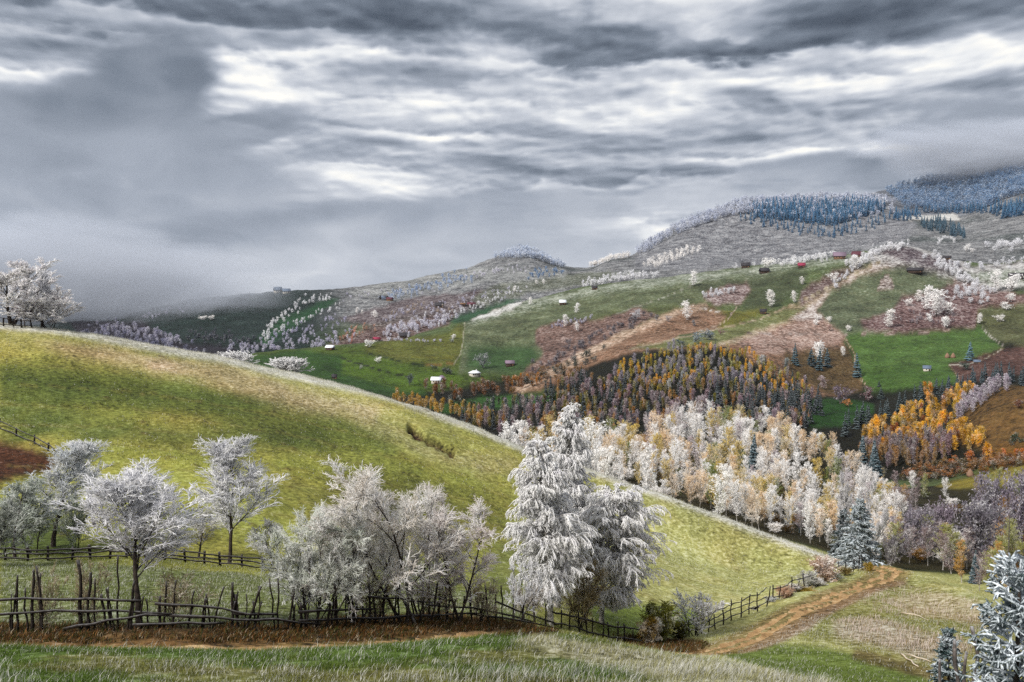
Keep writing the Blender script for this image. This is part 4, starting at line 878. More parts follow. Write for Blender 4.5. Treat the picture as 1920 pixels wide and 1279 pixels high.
# ---------------------------------------------------------------- fences of rough stakes and rails
M_WOOD = bark_mat('weathered_dark_wood', (0.008, 0.006, 0.005), (0.028, 0.021, 0.017), 0.12)
M_WOODG = bark_mat('grey_stake_wood', (0.03, 0.026, 0.024), (0.12, 0.10, 0.09), 0.4)
frng = np.random.default_rng(5)
def stick(name, pts, r0, r1, parent, mat=None, m=6, rough=0.12):
    pts = np.array(pts, float); k = 6; tt = np.linspace(0, len(pts)-1, max(k, len(pts)*2))
    Pp = np.stack([np.interp(tt, np.arange(len(pts)), pts[:, j]) for j in range(3)], 1)
    L = np.linalg.norm(pts[-1]-pts[0]); Pp[1:-1] += frng.normal(size=(len(Pp)-2, 3))*min(0.03, L*0.012)
    Ra = np.linspace(r0, r1, len(Pp))*(1+frng.normal(size=len(Pp))*rough)
    v, q = sweep(Pp[None], Ra[None], m)
    caps = []
    v = np.concatenate([v, Pp[:1], Pp[-1:]]); n = len(v); e = (len(Pp)-1)*m
    tr = [[(j+1) % m, j, n-2] for j in range(m)]+[[e+j, e+(j+1) % m, n-1] for j in range(m)]
    return add_obj(name, mesh_np(name, v, q, tr, [mat or M_WOOD], smooth=True), parent)
def fence_root(px, D, label, name='rail_fence'):
    p = at(px, D); o = add_obj(name, None); o.location = p
    return tag(o, label, 'fence'), np.array(p)
def fence_exact(label, px0, D, posts, rails, rp=0.05, rr=0.045):
    """posts: base x, top x, top y ; rails: lists of photo points, at distance D(px)"""
    o, c = fence_root(px0, D(px0), label)
    for (bx, tx, ty, k) in posts:
        b = np.array(at(bx, D(bx))); b[2] -= 0.15; t = pt(tx, ty, D(bx)+0.02); stick('post', [b-c, (b+t)/2-c, t-c], rp*k, rp*k*0.8, o)
    for r in rails:
        stick('rail', [pt(x, y, D(x)-0.09)-c for x, y in r], rr, rr*0.85, o)
    return o
Dl = lambda x: float(np.interp(x, [0, 250, 500, 650, 800, 950, 1030], [31, 31, 32, 34, 37, 43, 49]))
posts = [(32, 33, 1078, .8), (60, 63, 1068, 1.0), (78, 68, 1062, .9), (80, 76, 1075, .8), (152, 146, 1050, 1.2), (164, 170, 1074, 1.0), (176, 178, 1085, .7), (222, 221, 1043, .75), (244, 249, 1104, 1.0), (298, 300, 1118, 1.1), (324, 330, 1088, .7),
         (350, 364, 1108, 1.0), (394, 420, 1100, .7), (430, 441, 1128, .9), (436, 436, 1092, 1.0), (458, 489, 1100, .9), (474, 491, 1128, .7), (520, 521, 1085, .75), (538, 552, 1104, .7), (548, 553, 1134, .8), (-14, -12, 1090, 1.0)]
for _ in range(26):
    x_ = frng.uniform(-10, 560); posts.append((x_, x_+frng.normal()*9, 1172-frng.uniform(38, 88), frng.uniform(.55, .9)))
rails = [[(-30, 1128), (60, 1124), (150, 1123), (265, 1127)], [(-30, 1154), (70, 1146), (200, 1146), (322, 1152)], [(118, 1180), (180, 1166), (260, 1156), (330, 1154)], [(290, 1132), (370, 1136), (440, 1146), (480, 1153)], [(318, 1154), (420, 1160), (500, 1164), (600, 1170)], [(248, 1172), (330, 1168), (420, 1168)], [(436, 1150), (520, 1152)]]
fence_exact('crooked black stake and rail fence in front of the round tree at the left', 262, Dl, posts, rails)
posts = []; x = 566
while x < 1035:
    base = float(np.interp(x, [560, 700, 850, 950, 1030], [1168, 1170, 1163, 1165, 1178])); h = frng.uniform(34, 78) if x < 950 else frng.uniform(26, 46)
    posts.append((x, x+frng.uniform(-10, 12), base-h, frng.uniform(.7, 1.1))); x += frng.uniform(7, 22)
rails = [[(560, 1148), (640, 1144), (700, 1142)], [(560, 1164), (680, 1160), (800, 1152), (900, 1150)], [(690, 1118), (760, 1122), (830, 1130)], [(800, 1134), (900, 1140), (1000, 1166)], [(880, 1150), (960, 1160), (1050, 1180)], [(930, 1128), (980, 1148), (1040, 1168)]]
fence_exact('tangled stake fence under the big clump of rimed trees', 780, Dl, posts, rails)
def fence_run(label, path, spacing, hpx, nr, rp=0.05, rr=0.035, mat=None, jit=0.3, name='rail_fence'):
    """path of (px, D); post height in photo pixels"""
    o, c = fence_root(path[0][0], path[0][1], label, name)
    xs_ = [p[0] for p in path]; x = xs_[0]; tops = []
    while x <= xs_[-1]:
        D = float(np.interp(x, xs_, [p[1] for p in path])); b = np.array(at(x, D)); h = hpx*mpp(b)*frng.uniform(1-jit, 1+jit)
        t = b+np.array([frng.normal()*0.07*h, frng.normal()*0.05, h]); b0 = b.copy(); b0[2] -= 0.2
        stick('post', [b0-c, (b0+t)/2-c, t-c], rp, rp*0.85, o, mat); tops.append((b, hpx*mpp(b))); x += spacing*frng.uniform(0.75, 1.25)
    for k in range(nr):
        f = 0.25+0.6*k/max(nr-1, 1)
        line = [b+np.array([0, -rp-rr*0.6, h*f+frng.normal()*0.04*h]) for b, h in tops]
        for i in range(0, len(line)-1, 3):
            seg = line[i:i+4]
            if len(seg) > 1: stick('rail', [s-c for s in seg], rr, rr*0.9, o, mat)
    return o
fence_run('dark low picket fence right of the weeping birches', [(1035, 50), (1100, 51), (1160, 52), (1225, 53)], 15, 34, 2, 0.045, 0.05)
fence_run('stake fence from the small white tree up to the trackside hedge', [(1292, 57.5), (1340, 60), (1400, 66), (1440, 70)], 15, 40, 3, 0.045, 0.035)
fence_run('upper stretch of stake fence behind the trackside hedge', [(1450, 72), (1500, 77), (1550, 86), (1600, 95), (1630, 99)], 11, 28, 2, 0.05, 0.04)
fence_run('dark three-rail fence crossing behind the round tree', [(-20, 55), (60, 55.5), (200, 56), (300, 56.5), (380, 57), (450, 57.5), (522, 58)], 36, 26, 3, 0.08, 0.05, jit=0.12)
fence_run('two-rail fence running down the far left slope beside the ploughed patch', [(-30, 90), (0, 90), (60, 86), (140, 80)], 30, 17, 2, 0.09, 0.05, jit=0.1)
fence_run('short rail fence under the crest trees at the top left', [(-20, 126), (0, 126), (40, 127), (70, 128)], 17, 17, 2, 0.12, 0.06, jit=0.1)
# old stakes, fallen branches and the leaning pole at the lower right
for k, (bx, D, tx, ty, lab) in enumerate([(1795, 21, 1790, 1200, 'leaning grey stake left of the young spruce'), (1808, 20, 1812, 1222, 'short broken stake among dry stalks'), (1826, 19, 1822, 1175, 'thick weathered stake beside the young spruce'), (1838, 19, 1845, 1205, 'split stake leaning against its neighbour'), (1758, 25, 1762, 1236, 'thin low stake below the little spruce')]):
    b = np.array(at(bx, D)); o = tag(stick('stake', [[0, 0, -0.2], *( [pt(tx, ty, D)-b])], 0.045, 0.035, None, M_WOODG), lab, 'stake'); o.location = b
M_DEAD = bark_mat('bleached_dead_wood', (0.35, 0.26, 0.16), (0.6, 0.5, 0.38), 0.3)
def branch(label, pts, D, r, side=()):
    c = pt(*pts[0], D[0]); L = [pt(x, y, d)+np.array([0, 0, 0.05])-c for (x, y), d in zip(pts, D)]
    gl = [];
    o = stick('fallen_branch', L, r, r*0.4, None, M_DEAD); o.location = c; tag(o, label, 'branch')
def groundD(px, py, a=29, b=100): p = hit(px, py, a, b); return p[1]
for pts, r, lab in [([(1688, 1227), (1705, 1240), (1722, 1252)], 0.05, 'bleached fallen branch, lower one of the two near the little spruce'), ([(1700, 1230), (1725, 1236), (1745, 1243)], 0.04, 'bleached fallen branch, upper one of the two near the little spruce'), ([(1690, 1150), (1720, 1156), (1742, 1164)], 0.04, 'thin pale stick lying in the frosted grass below the track bend')]:
    branch(lab, pts, [groundD(x, y)*0.998 for x, y in pts], r)
# ---------------------------------------------------------------- grass, rime and litter on the near ground
def sample_ground(rng, n, y0, y1, umax=0.60, dens=None, dens_arr=None):
    """points on the near ground, weighted by an array on the terrain grid"""
    y = np.sqrt(rng.uniform(y0*y0, y1*y1, n)); u = rng.uniform(-umax, umax, n); x = u*y
    if dens_arr is not None:
        k = rng.random(n) < grid_sample(dens_arr, x, y); x = x[k]; y = y[k]
    return x, y, gz(x, y)
def grass(name, label, x, y, z, length, width, col, rng, lean=0.5, kind='stuff', cat='grass'):
    n = len(x); az = rng.random(n)*2*math.pi; L = length*(0.5+rng.random(n)); w = width*(0.7+0.6*rng.random(n))
    d = np.stack([np.cos(az), np.sin(az), np.zeros(n)], -1); s = np.stack([-np.sin(az), np.cos(az), np.zeros(n)], -1)
    ln = np.abs(rng.normal(size=n))*lean
    wind = np.array([0.35, -0.1, 0])
    tip = unit(d*ln[:, None]+wind*lean+np.array([0, 0, 1.0])); mid = unit(d*ln[:, None]*0.4+np.array([0, 0, 1.0]))
    b = np.stack([x, y, z-0.02], -1); m = b+mid*(L*0.5)[:, None]; t = m+tip*(L*0.55)[:, None]
    V = np.stack([b-s*w[:, None], b+s*w[:, None], m+s*w[:, None]*0.7, t, m-s*w[:, None]*0.7], 1).reshape(-1, 3)
    i = np.arange(n)*5
    Q = np.stack([i, i+1, i+2, i+4], -1); Tr = np.stack([i+4, i+2, i+3], -1)
    me = mesh_np(name, V, Q, Tr, [M_GRASS], cols={'Col': np.repeat(col, 5, 0)})
    return tag(add_obj(name, me), label, cat, kind=kind)
def vcol_mat(name, trans=0.3):
    m, t, b = new_mat(name); c = t.node('ShaderNodeVertexColor', layer_name='Col').outputs[0]; t.set(b.inputs['Base Color'], c)
    tr = t.n.new('ShaderNodeBsdfTranslucent'); t.set(tr.inputs[0], c); mx = t.n.new('ShaderNodeMixShader'); mx.inputs[0].default_value = trans
    t.l.new(b.outputs[0], mx.inputs[1]); t.l.new(tr.outputs[0], mx.inputs[2]); t.l.new(mx.outputs[0], t.n['Material Output'].inputs[0]); return m
M_GRASS = vcol_mat('grass_blades')
g = np.random.default_rng(77)
def gcol(x, y, rng, k=0.80, frost_k=1.0, frost_add=0.0):
    c = np.stack([grid_sample(CG[..., j], x, y) for j in range(3)], -1); f = grid_sample(FR, x, y)*frost_k+frost_add
    c = c*(0.6+0.8*rng.random(len(x)))[:, None]*k; m = (rng.random(len(x)) < f)[:, None]
    return np.where(m, np.array([0.56, 0.55, 0.50])*(0.75+0.3*rng.random(len(x)))[:, None], c)
OFF = (TD > 1.35).astype(float)
clump = np.clip(0.35+1.3*fbm(XX/0.9, YY/0.5, 3, 501), 0.05, 1)*OFF
x, y, z = sample_ground(g, 420000, 14, 29, 0.58, dens_arr=clump)
grass('frosted_grass', 'frosted green grass in the near foreground', x, y, z, 0.14, 0.006, gcol(x, y, g, 0.80, 0.6), g, 1.6)
tus = np.clip((fbm(XX/2.2, YY/1.0, 3, 511)-0.10)*2.2, 0, 1)*OFF*(0.15+0.85*sm(0.0, 0.5, (PYG-1240)/60))
x, y, z = sample_ground(g, 200000, 14, 27, 0.58, dens_arr=tus)
grass('long_white_grass', 'tufts of long white frosted grass along the bottom of the view', x, y, z, 0.26, 0.006, gcol(x, y, g, 0.9, 0.8, 0.25), g, 1.3)
ban = inpoly([(-200,1168),(0,1172),(500,1172),(640,1160),(850,1150),(980,1168),(1060,1192),(960,1192),(700,1196),(500,1203),(250,1208),(0,1212),(-200,1214)], 0, 26.5, 60)+inpoly([(1150,1190),(1290,1190),(1335,1212),(1290,1222),(1200,1220)], 0, 40, 60)
x, y, z = sample_ground(g, 900000, 27, 55, 0.58, dens_arr=np.clip(soften(ban, 2), 0, 1)*np.clip(0.5+fbm(XX/0.8, YY/0.8, 3, 521), 0.1, 1)*(TD > 1.2))
pal = np.array([lin(112, 72, 34), lin(76, 48, 24), lin(66, 70, 28), lin(140, 100, 56), lin(38, 34, 18), lin(180, 165, 140)]); ci = g.choice(6, len(x), p=[.14, .18, .26, .14, .22, .06])
grass('rusty_undergrowth', 'rust-brown dead grass and leaf litter on the bank below the fence', x, y, z, 0.17, 0.010, pal[ci]*(0.45+0.6*g.random(len(x)))[:, None], g, 1.9)
m2 = np.clip(0.4+fbm(XX/1.6, YY/1.0, 3, 531), 0.05, 1)*OFF*(1-np.clip(soften(ban, 2), 0, 1))
x, y, z = sample_ground(g, 320000, 29, 100, 0.58, dens_arr=m2)
grass('meadow_grass', 'short frosted grass of the meadow and the lower slope', x, y, z, 0.09, 0.011, gcol(x, y, g, 0.80, 0.8), g, 0.8)
m3 = np.clip(0.35+fbm(XX/2.6, YY/2.2, 4, 541), 0.02, 1)*OFF
x, y, z = sample_ground(g, 330000, 85, 142, 0.58, dens_arr=m3)
grass('slope_grass', 'tussocky grass up the near slope to its frosted crest', x, y, z, 0.13, 0.022, gcol(x, y, g, 0.80, 0.8), g, 0.9)
hs = inpoly([(1560,1165),(1640,1155),(1700,1175),(1790,1195),(1840,1215),(1740,1235),(1640,1208),(1570,1195)], 0, 30, 95)+0.35*inpoly([(1600,1120),(1700,1100),(1850,1130),(1910,1190),(1800,1190),(1650,1150)], 0, 30, 95)
x, y, z = sample_ground(g, 400000, 36, 90, 0.58, dens_arr=np.clip(hs, 0, 1)*np.clip(0.3+1.2*fbm(XX/1.5, YY/1.5, 3, 551), 0.03, 1))
grass('pale_dead_grass', 'pinkish white dead grass on the bank right of the track', x, y, z, 0.28, 0.012, np.where((g.random(len(x)) < 0.6)[:, None], np.array(lin(205, 190, 180)), np.array(lin(140, 122, 84)))*(0.7+0.4*g.random(len(x)))[:, None], g, 0.9)
crd = np.clip(soften(cr, 1), 0, 1)*np.clip(0.35+fbm(XX/1.3, YY/1.3, 3, 561), 0, 1)
x, y, z = sample_ground(g, 240000, 95, 141, 0.58, dens_arr=crd)
grass('crest_tussocks', 'rimed tussocks along the crest of the near slope', x, y, z, 0.24, 0.02, np.array([[0.5, 0.49, 0.42]])*(0.6+0.5*g.random(len(x)))[:, None], g, 0.8)
x, y, z = sample_ground(g, 420000, 30, 60, 0.58, dens_arr=m2)
grass('frosted_meadow_grass', 'frost-tipped grass of the small meadow between the two fences', x, y, z, 0.12, 0.009, gcol(x, y, g, 0.85, 0.9, 0.05), g, 1.2)
# ---------------------------------------------------------------- woods and single trees beyond the near slope
def proto(kind, maker, n, seeds, mt, mc, merged=True):
    out = []
    for i in range(n):
        g1, g2 = maker(seeds+i)
        (v1, q1), (v2, q2) = g1, g2
        if merged: out.append(('M', mesh_np(kind, np.concatenate([v1, v2]), np.concatenate([q1, q2+len(v1)]), None, [mt, mc], np.concatenate([np.zeros(len(q1)), np.ones(len(q2))]))))
        else: out.append(('P', mesh_np('trunk', v1, q1, None, [mt], smooth=True), mesh_np('crown', v2, q2, None, [mc])))
    return out
def put(kind, pr, loc, H, base, label, cat, group, col, rime, rng, wf=1.0):
    s = H/base; sc = (s*wf, s*wf, s); rot = rng.random()*6.28
    if pr[0] == 'M':
        o = add_obj(kind, pr[1]); o.color = (*col, rime)
    else:
        o = add_obj(kind, None)
        for nm, me in (('trunk', pr[1]), ('crown', pr[2])):
            ch = add_obj(nm, me, o); ch.color = (*col, rime)
    o.location = (loc[0], loc[1], loc[2]-0.02*H); o.rotation_euler = (rng.normal()*0.04, rng.normal()*0.04, rot); o.scale = sc
    return tag(o, label, cat, group)
def in_poly(pts, x, y):
    ins = False; j = len(pts)-1
    for i in range(len(pts)):
        xi, yi = pts[i]; xj, yj = pts[j]
        if (yi > y) != (yj > y) and x < (xj-xi)*(y-yi)/(yj-yi)+xi: ins = not ins
        j = i
    return ins
def scatter(rng, poly, n, ymin, ymax, gap, avoid=()):
    """ground points seen inside a photo outline, spaced at least gap photo pixels (flattened vertically)"""
    P_ = np.array(poly, float); x0, y0 = P_.min(0); x1, y1 = P_.max(0); out = []; pp = []
    for _ in range(n*14):
        if len(out) >= n: break
        x = rng.uniform(x0, x1); y = rng.uniform(y0, y1)
        if not in_poly(poly, x, y) or any(in_poly(a, x, y) for a in avoid): continue
        if pp:
            q = np.array(pp); 
            if (((q[:, 0]-x))**2+((q[:, 1]-y)*2.2)**2).min() < gap*gap: continue
        p = hit(x, y, ymin, ymax)
        if abs(proj(p[0]/p[1], (p[2]-CZ)/p[1])[1]-y) > 6: continue
        pp.append((x, y)); out.append((x, y, p))
    out.sort(key=lambda e: e[2][1])
    return out
wr = np.random.default_rng(909)
PB = proto('frosted_birch', lambda s: far_birch(s, 10, 4.2+(s % 5)*0.65, n=2300, s=0.15, narrow=0.55+0.1*(s % 4), low=0.10+0.05*(s % 3)), 9, 600, M_BIRCH, M_RIMEF, merged=False)
PBS = proto('frosted_birch', lambda s: far_birch(s, 10, 4.2, n=620, s=0.38, narrow=0.7, low=0.12), 5, 620, M_BARKG, M_RIMEF)
PR = proto('frosted_bush', lambda s: round_tree(s, 6, 6.5, n=3200, s=0.18, low=0.05, stems=5), 3, 640, M_BARKG, M_RIMEF, merged=False)
PRS = proto('frosted_tree', lambda s: round_tree(s, 10, 8.5, n=330, s=0.62, low=0.12, stems=2), 5, 650, M_BARKG, M_RIMEF)
PC = proto('spruce', lambda s: far_conifer(s, 12, 4.8, rows=22, per=13), 3, 660, M_BARK, M_NEEDLE, merged=False)
PCS = proto('spruce', lambda s: far_conifer(s, 12, 4.6, rows=11, per=8), 4, 670, M_BARK, M_NEEDLE)
PRT = proto('frosted_tree', lambda s: round_tree(s, 10, 8.5, n=130, s=0.95, low=0.12, stems=1), 4, 690, M_BARKG, M_RIMEF)
PLS = proto('autumn_tree', lambda s: far_birch(s, 10, 4.6, n=640, s=0.42, narrow=0.85, low=0.10), 5, 680, M_BARK, M_LEAF)
c_ = lambda r, g, b: tuple(lin(r, g, b))
FW = (0.86, 0.82, 0.78)
def pick(rng, table):
    w = np.array([t[0] for t in table], float); return table[int(rng.choice(len(table), p=w/w.sum()))]
# the sunlit birch grove in the hollow just behind the near crest
GROVE = [(930,870),(1000,856),(1090,832),(1135,806),(1250,800),(1400,806),(1500,826),(1560,855),(1620,905),(1680,955),(1700,1000),(1660,1050),(1560,1050),(1480,1022),(1380,985),(1280,955),(1180,925),(1080,895),(990,880)]
KN = [[(1120,812),(1235,806),(1250,838),(1160,850),(1095,850)], [(1450,880),(1540,875),(1560,930),(1500,930)]]
GT = [(28, FW, 0.7, 'white frosted birch in the grove behind the near slope', 'white frosted birches of the grove'), (22, c_(228,200,160), 0.35, 'peach-tinted frosted birch in the grove behind the near slope', 'peach-tinted birches of the grove'),
      (15, c_(204,180,96), 0.1, 'yellow-leaved frosted birch in the grove behind the near slope', 'yellow-leaved birches of the grove'), (9, c_(176,160,164), 0.4, 'lilac-grey frosted birch in the grove behind the near slope', 'lilac-grey birches of the grove'), (7, c_(120,130,60), -0.1, 'green-leaved birch in the grove behind the near slope', 'green-leaved birches of the grove')]
for k, (x, y, p) in enumerate(scatter(wr, GROVE, 300, 165, 420, 14, KN)):
    t = pick(wr, GT); H = wr.triangular(5.0, 7.6, 11.0)*(0.85 if p[1] < 215 else 1.05)
    if x > 1500: H *= 0.85
    put('frosted_birch', PB[wr.integers(9)], p, H, 10, t[3], 'birch', t[4], t[1], t[2]+wr.normal()*0.12, wr, wr.uniform(0.85, 1.15))
for k, (x, top, D, col, rime, lab) in enumerate([(948, 792, 172, FW, 0.8, 'white birch showing over the crest, leftmost of the three above the slope'), (972, 788, 176, FW, 0.7, 'tallest of the three white birches showing over the crest'), (1003, 822, 168, FW, 0.8, 'shorter white birch over the crest, nearest the tall weeping birch'),
      (1105, 795, 168, FW, 0.75, 'broad white birch behind the crest right of the tall weeping birch'), (1085, 800, 172, FW, 0.6, 'white birch half hidden behind the tall weeping birch'), (1145, 835, 165, FW, 0.7, 'low white birch touching the crest line right of the weeping birches'), (1215, 832, 172, FW, 0.75, 'rounded white birch at the crest line in front of the brown knoll'), (1345, 868, 165, FW, 0.7, 'pointed white birch above the crest line in front of the grove')]):
    p = at(x, D); put('frosted_birch', PB[k % 6], p, hgt(p, top), 10, lab, 'birch', None, col, rime, wr, 1.05)
for x, top, D, lab in [(1411, 812, 236, 'dark spruce standing among the white birches of the grove'), (1641, 822, 262, 'blue-grey spruce at the right shoulder of the grove, larger one'), (1614, 814, 275, 'blue-grey spruce at the right shoulder of the grove, smaller one'), (1500, 985, 175, 'little dark spruce low down in the grove'), (1828, 1030, 150, 'blue-grey spruce between the yellow-green trees above the track bend')]:
    p = at(x, D); put('spruce', PC[wr.integers(3)], p, hgt(p, top), 12, lab, 'spruce', None, c_(44,66,72), 0.05, wr, 1.05)
# trees and purple bushes right of the spruce
for x, top, D, w, col, lab in [(1708, 944, 176, 92, c_(128,120,130), 'purple-grey rounded bush behind the yellow trees'), (1829, 922, 172, 108, c_(112,106,116), 'largest dark purple-grey bush on the right'), (1853, 882, 205, 80, c_(128,120,132), 'purple-grey bush below the meadow strip'), (1908, 872, 200, 70, c_(134,124,138), 'purple-grey bush at the right edge'), (1765, 930, 190, 60, c_(140,128,140), 'paler purple bush between the two large ones'), (1670, 1000, 158, 44, c_(110,104,110), 'grey bush close behind the track bend')]:
    p = at(x, D); H = hgt(p, top); put('frosted_bush', PR[wr.integers(3)], p, H, 6, lab, 'bush', 'purple-grey bushes right of the track', col, -0.1, wr, w*mpp(p)/6.5/(H/6))
RT = [(10, c_(150,150,80), -0.1, 'yellow-green tree in the row beyond the track bend', 'yellow-green trees beyond the track bend'), (8, c_(140,120,120), 0.1, 'brown-grey rimed tree in the row beyond the track bend', 'brown-grey trees beyond the track bend'), (4, c_(180,140,70), -0.1, 'golden tree in the row beyond the track bend', 'golden trees beyond the track bend')]
for x, y, p in scatter(wr, [(1655,1050),(1680,1010),(1760,1010),(1880,1030),(1930,1060),(1930,1130),(1860,1120),(1770,1085),(1700,1065)], 34, 100, 230, 14):
    t = pick(wr, RT); put('autumn_tree', PB[wr.integers(9)], p, wr.uniform(5.0, 7.5), 10, t[3], 'tree', t[4], t[1], t[2]+wr.normal()*0.08, wr, 1.15)
for x, y, p in scatter(wr, [(1600,930),(1640,900),(1690,905),(1760,930),(1800,930),(1900,925),(1930,940),(1900,940),(1740,950),(1680,1010),(1640,980)], 20, 160, 330, 15):
    t = pick(wr, RT+[(7, FW, 0.4, 'pale rimed tree on the slope right of the grove', 'pale trees right of the grove')]); put('autumn_tree', PB[wr.integers(9)], p, wr.uniform(6, 9), 10, t[3], 'tree', t[4], t[1], t[2]+wr.normal()*0.08, wr, 1.1)
# low scrub under and between the trees of the hollow
for x, y, p in scatter(wr, [(1000,890),(1100,850),(1240,820),(1500,870),(1640,930),(1900,940),(1930,1100),(1700,1060),(1560,1050),(1300,960)], 90, 165, 330, 20):
    t = pick(wr, [(5, c_(110,84,36), -0.2, 'brown low scrub bush in the hollow behind the slope'), (5, c_(96,100,44), -0.2, 'olive low scrub bush in the hollow behind the slope'), (2, c_(150,112,50), -0.2, 'orange low scrub bush in the hollow behind the slope'), (4, FW, 0.3, 'rimed low scrub bush in the hollow behind the slope')])
    put('scrub_bush', PR[wr.integers(3)], p, wr.uniform(1.6, 3.2), 6, t[3], 'bush', 'scrub in the hollow', t[1], t[2], wr, 1.4)
# ---- the golden wood on the right
def wood(name, poly, n, gap, y0, y1, table, rng=wr, avoid=()):
    for x, y, p in scatter(rng, poly, n, y0, y1, gap, avoid):
        w, kind, protos, base, h0, h1, col, rime, lab, cat, grp, wf = pick(rng, table)
        k = 0.8+0.4*rng.random(); col = tuple(min(1, c*k*(1+rng.normal()*0.06)) for c in col)
        put(kind, protos[rng.integers(len(protos))], p, rng.uniform(h0, h1), base, lab, cat, grp, col, rime+rng.normal()*0.06, rng, wf*rng.uniform(.85, 1.2))
def row(kind, protos, base, path, n, h0, h1, col, rime, lab, cat, grp, y0, y1, jx=4, jy=3, wf=1.0):
    path = np.array(path, float); seg = np.r_[0, np.cumsum(np.linalg.norm(np.diff(path, axis=0), axis=1))]
    for k in range(n):
        s = seg[-1]*(k+wr.random()*0.8)/n; x = np.interp(s, seg, path[:, 0])+wr.normal()*jx; y = np.interp(s, seg, path[:, 1])+wr.normal()*jy
        p = hit(x, y, y0, y1); kk = 0.85+0.3*wr.random()
        put(kind, protos[wr.integers(len(protos))], p, wr.uniform(h0, h1), base, lab, cat, grp, tuple(min(1, c*kk) for c in col), rime+wr.normal()*0.08, wr, wf*wr.uniform(.85, 1.2))
GA = [(30, 'autumn_tree', PLS, 10, 4.8, 7.2, c_(220,172,44), -0.6, 'golden-orange tree of the wood on the right slope', 'tree', 'golden trees of the right wood', 1.2), (12, 'autumn_tree', PLS, 10, 5.5, 8.5, c_(170,130,30), -0.6, 'dull yellow tree of the wood on the right slope', 'tree', 'dull yellow trees of the right wood', 1.0),
      (6, 'autumn_tree', PLS, 10, 5, 8, c_(150,84,24), -0.6, 'rust-brown tree of the wood on the right slope', 'tree', 'rusty trees of the right wood', 1.0), (3, 'spruce', PCS, 12, 6, 9, c_(16,28,20), -0.5, 'black-green spruce in the golden wood', 'spruce', 'spruces in the golden wood', 1.1)]
wood('g', [(1606,822),(1640,800),(1700,778),(1760,745),(1800,730),(1835,728),(1800,765),(1790,800),(1850,830),(1830,850),(1760,850),(1700,838),(1640,845)], 150, 8.5, 380, 760, GA)
GL = [(10, 'frosted_birch', PBS, 10, 8, 12, c_(130,112,116), -0.05, 'lilac-grey bare birch on the lower edge of the golden wood', 'birch', 'lilac birches below the golden wood', 0.7), (6, 'frosted_birch', PBS, 10, 8, 11, c_(150,112,60), -0.2, 'brownish thin birch on the lower edge of the golden wood', 'birch', 'brownish birches below the golden wood', 0.7)]
wood('l', [(1600,860),(1640,835),(1720,832),(1790,840),(1770,872),(1700,880),(1640,880)], 80, 8.5, 380, 760, GL)
wood('r', [(1690,905),(1720,878),(1800,868),(1930,855),(1930,872),(1850,888),(1760,900)], 60, 11, 330, 700, [(10, 'scrub_bush', PRS, 10, 3, 5, c_(140,92,36), -0.6, 'rusty orange thicket bush at the foot of the golden wood', 'bush', 'rusty thicket at the foot of the golden wood', 1.3), (5, 'scrub_bush', PRS, 10, 3, 5, c_(90,72,24), -0.6, 'olive-brown thicket bush at the foot of the golden wood', 'bush', 'olive thicket at the foot of the golden wood', 1.3)])
row('spruce', PCS, 12, [(1575,815),(1610,800),(1650,785),(1700,768),(1740,752)], 15, 12, 16, c_(24,44,44), -0.25, 'dark spruce in the row along the upper edge of the golden wood', 'spruce', 'spruces above the golden wood', 430, 800)
row('spruce', PCS, 12, [(1740,750),(1790,732),(1830,716),(1880,712),(1925,722)], 26, 8, 13, c_(34,56,62), -0.1, 'blue-green spruce in the belt above the birch row at the right', 'spruce', 'spruces above the birch row', 430, 800)
row('frosted_birch', PBS, 10, [(1800,790),(1830,760),(1860,740),(1890,728)], 24, 7, 10, c_(160,146,160), 0.2, 'grey-lilac birch in the row climbing the right meadow edge', 'birch', 'birch row on the right meadow edge', 380, 760)
row('autumn_tree', PLS, 10, [(1856,868),(1870,866)], 1, 8, 9, c_(220,160,20), -0.8, 'single bright yellow tree below the brown meadow on the right', 'tree', None, 330, 700)
row('autumn_tree', PLS, 10, [(1742,742),(1746,742)], 2, 8, 10, c_(200,140,24), -0.8, 'golden tree among the spruces above the golden wood', 'tree', 'golden trees among the spruces', 430, 800)
row('scrub_bush', PRS, 10, [(1770,880),(1850,850),(1925,858)], 9, 3, 4.5, c_(190,110,30), -0.6, 'orange bush along the foot of the brown meadow', 'bush', 'orange bushes under the brown meadow', 330, 700)
row('scrub_bush', PRS, 10, [(1905,760),(1915,766)], 3, 3, 4, c_(110,60,30), -0.5, 'reddish bush on the brown meadow at the right edge', 'bush', 'reddish bushes on the brown meadow', 380, 760)
row('scrub_bush', PRS, 10, [(1895,832),(1915,826)], 4, 3, 4, c_(36,60,24), -0.5, 'dark green bush on the brown meadow at the right edge', 'bush', 'dark green bushes on the brown meadow', 330, 760)
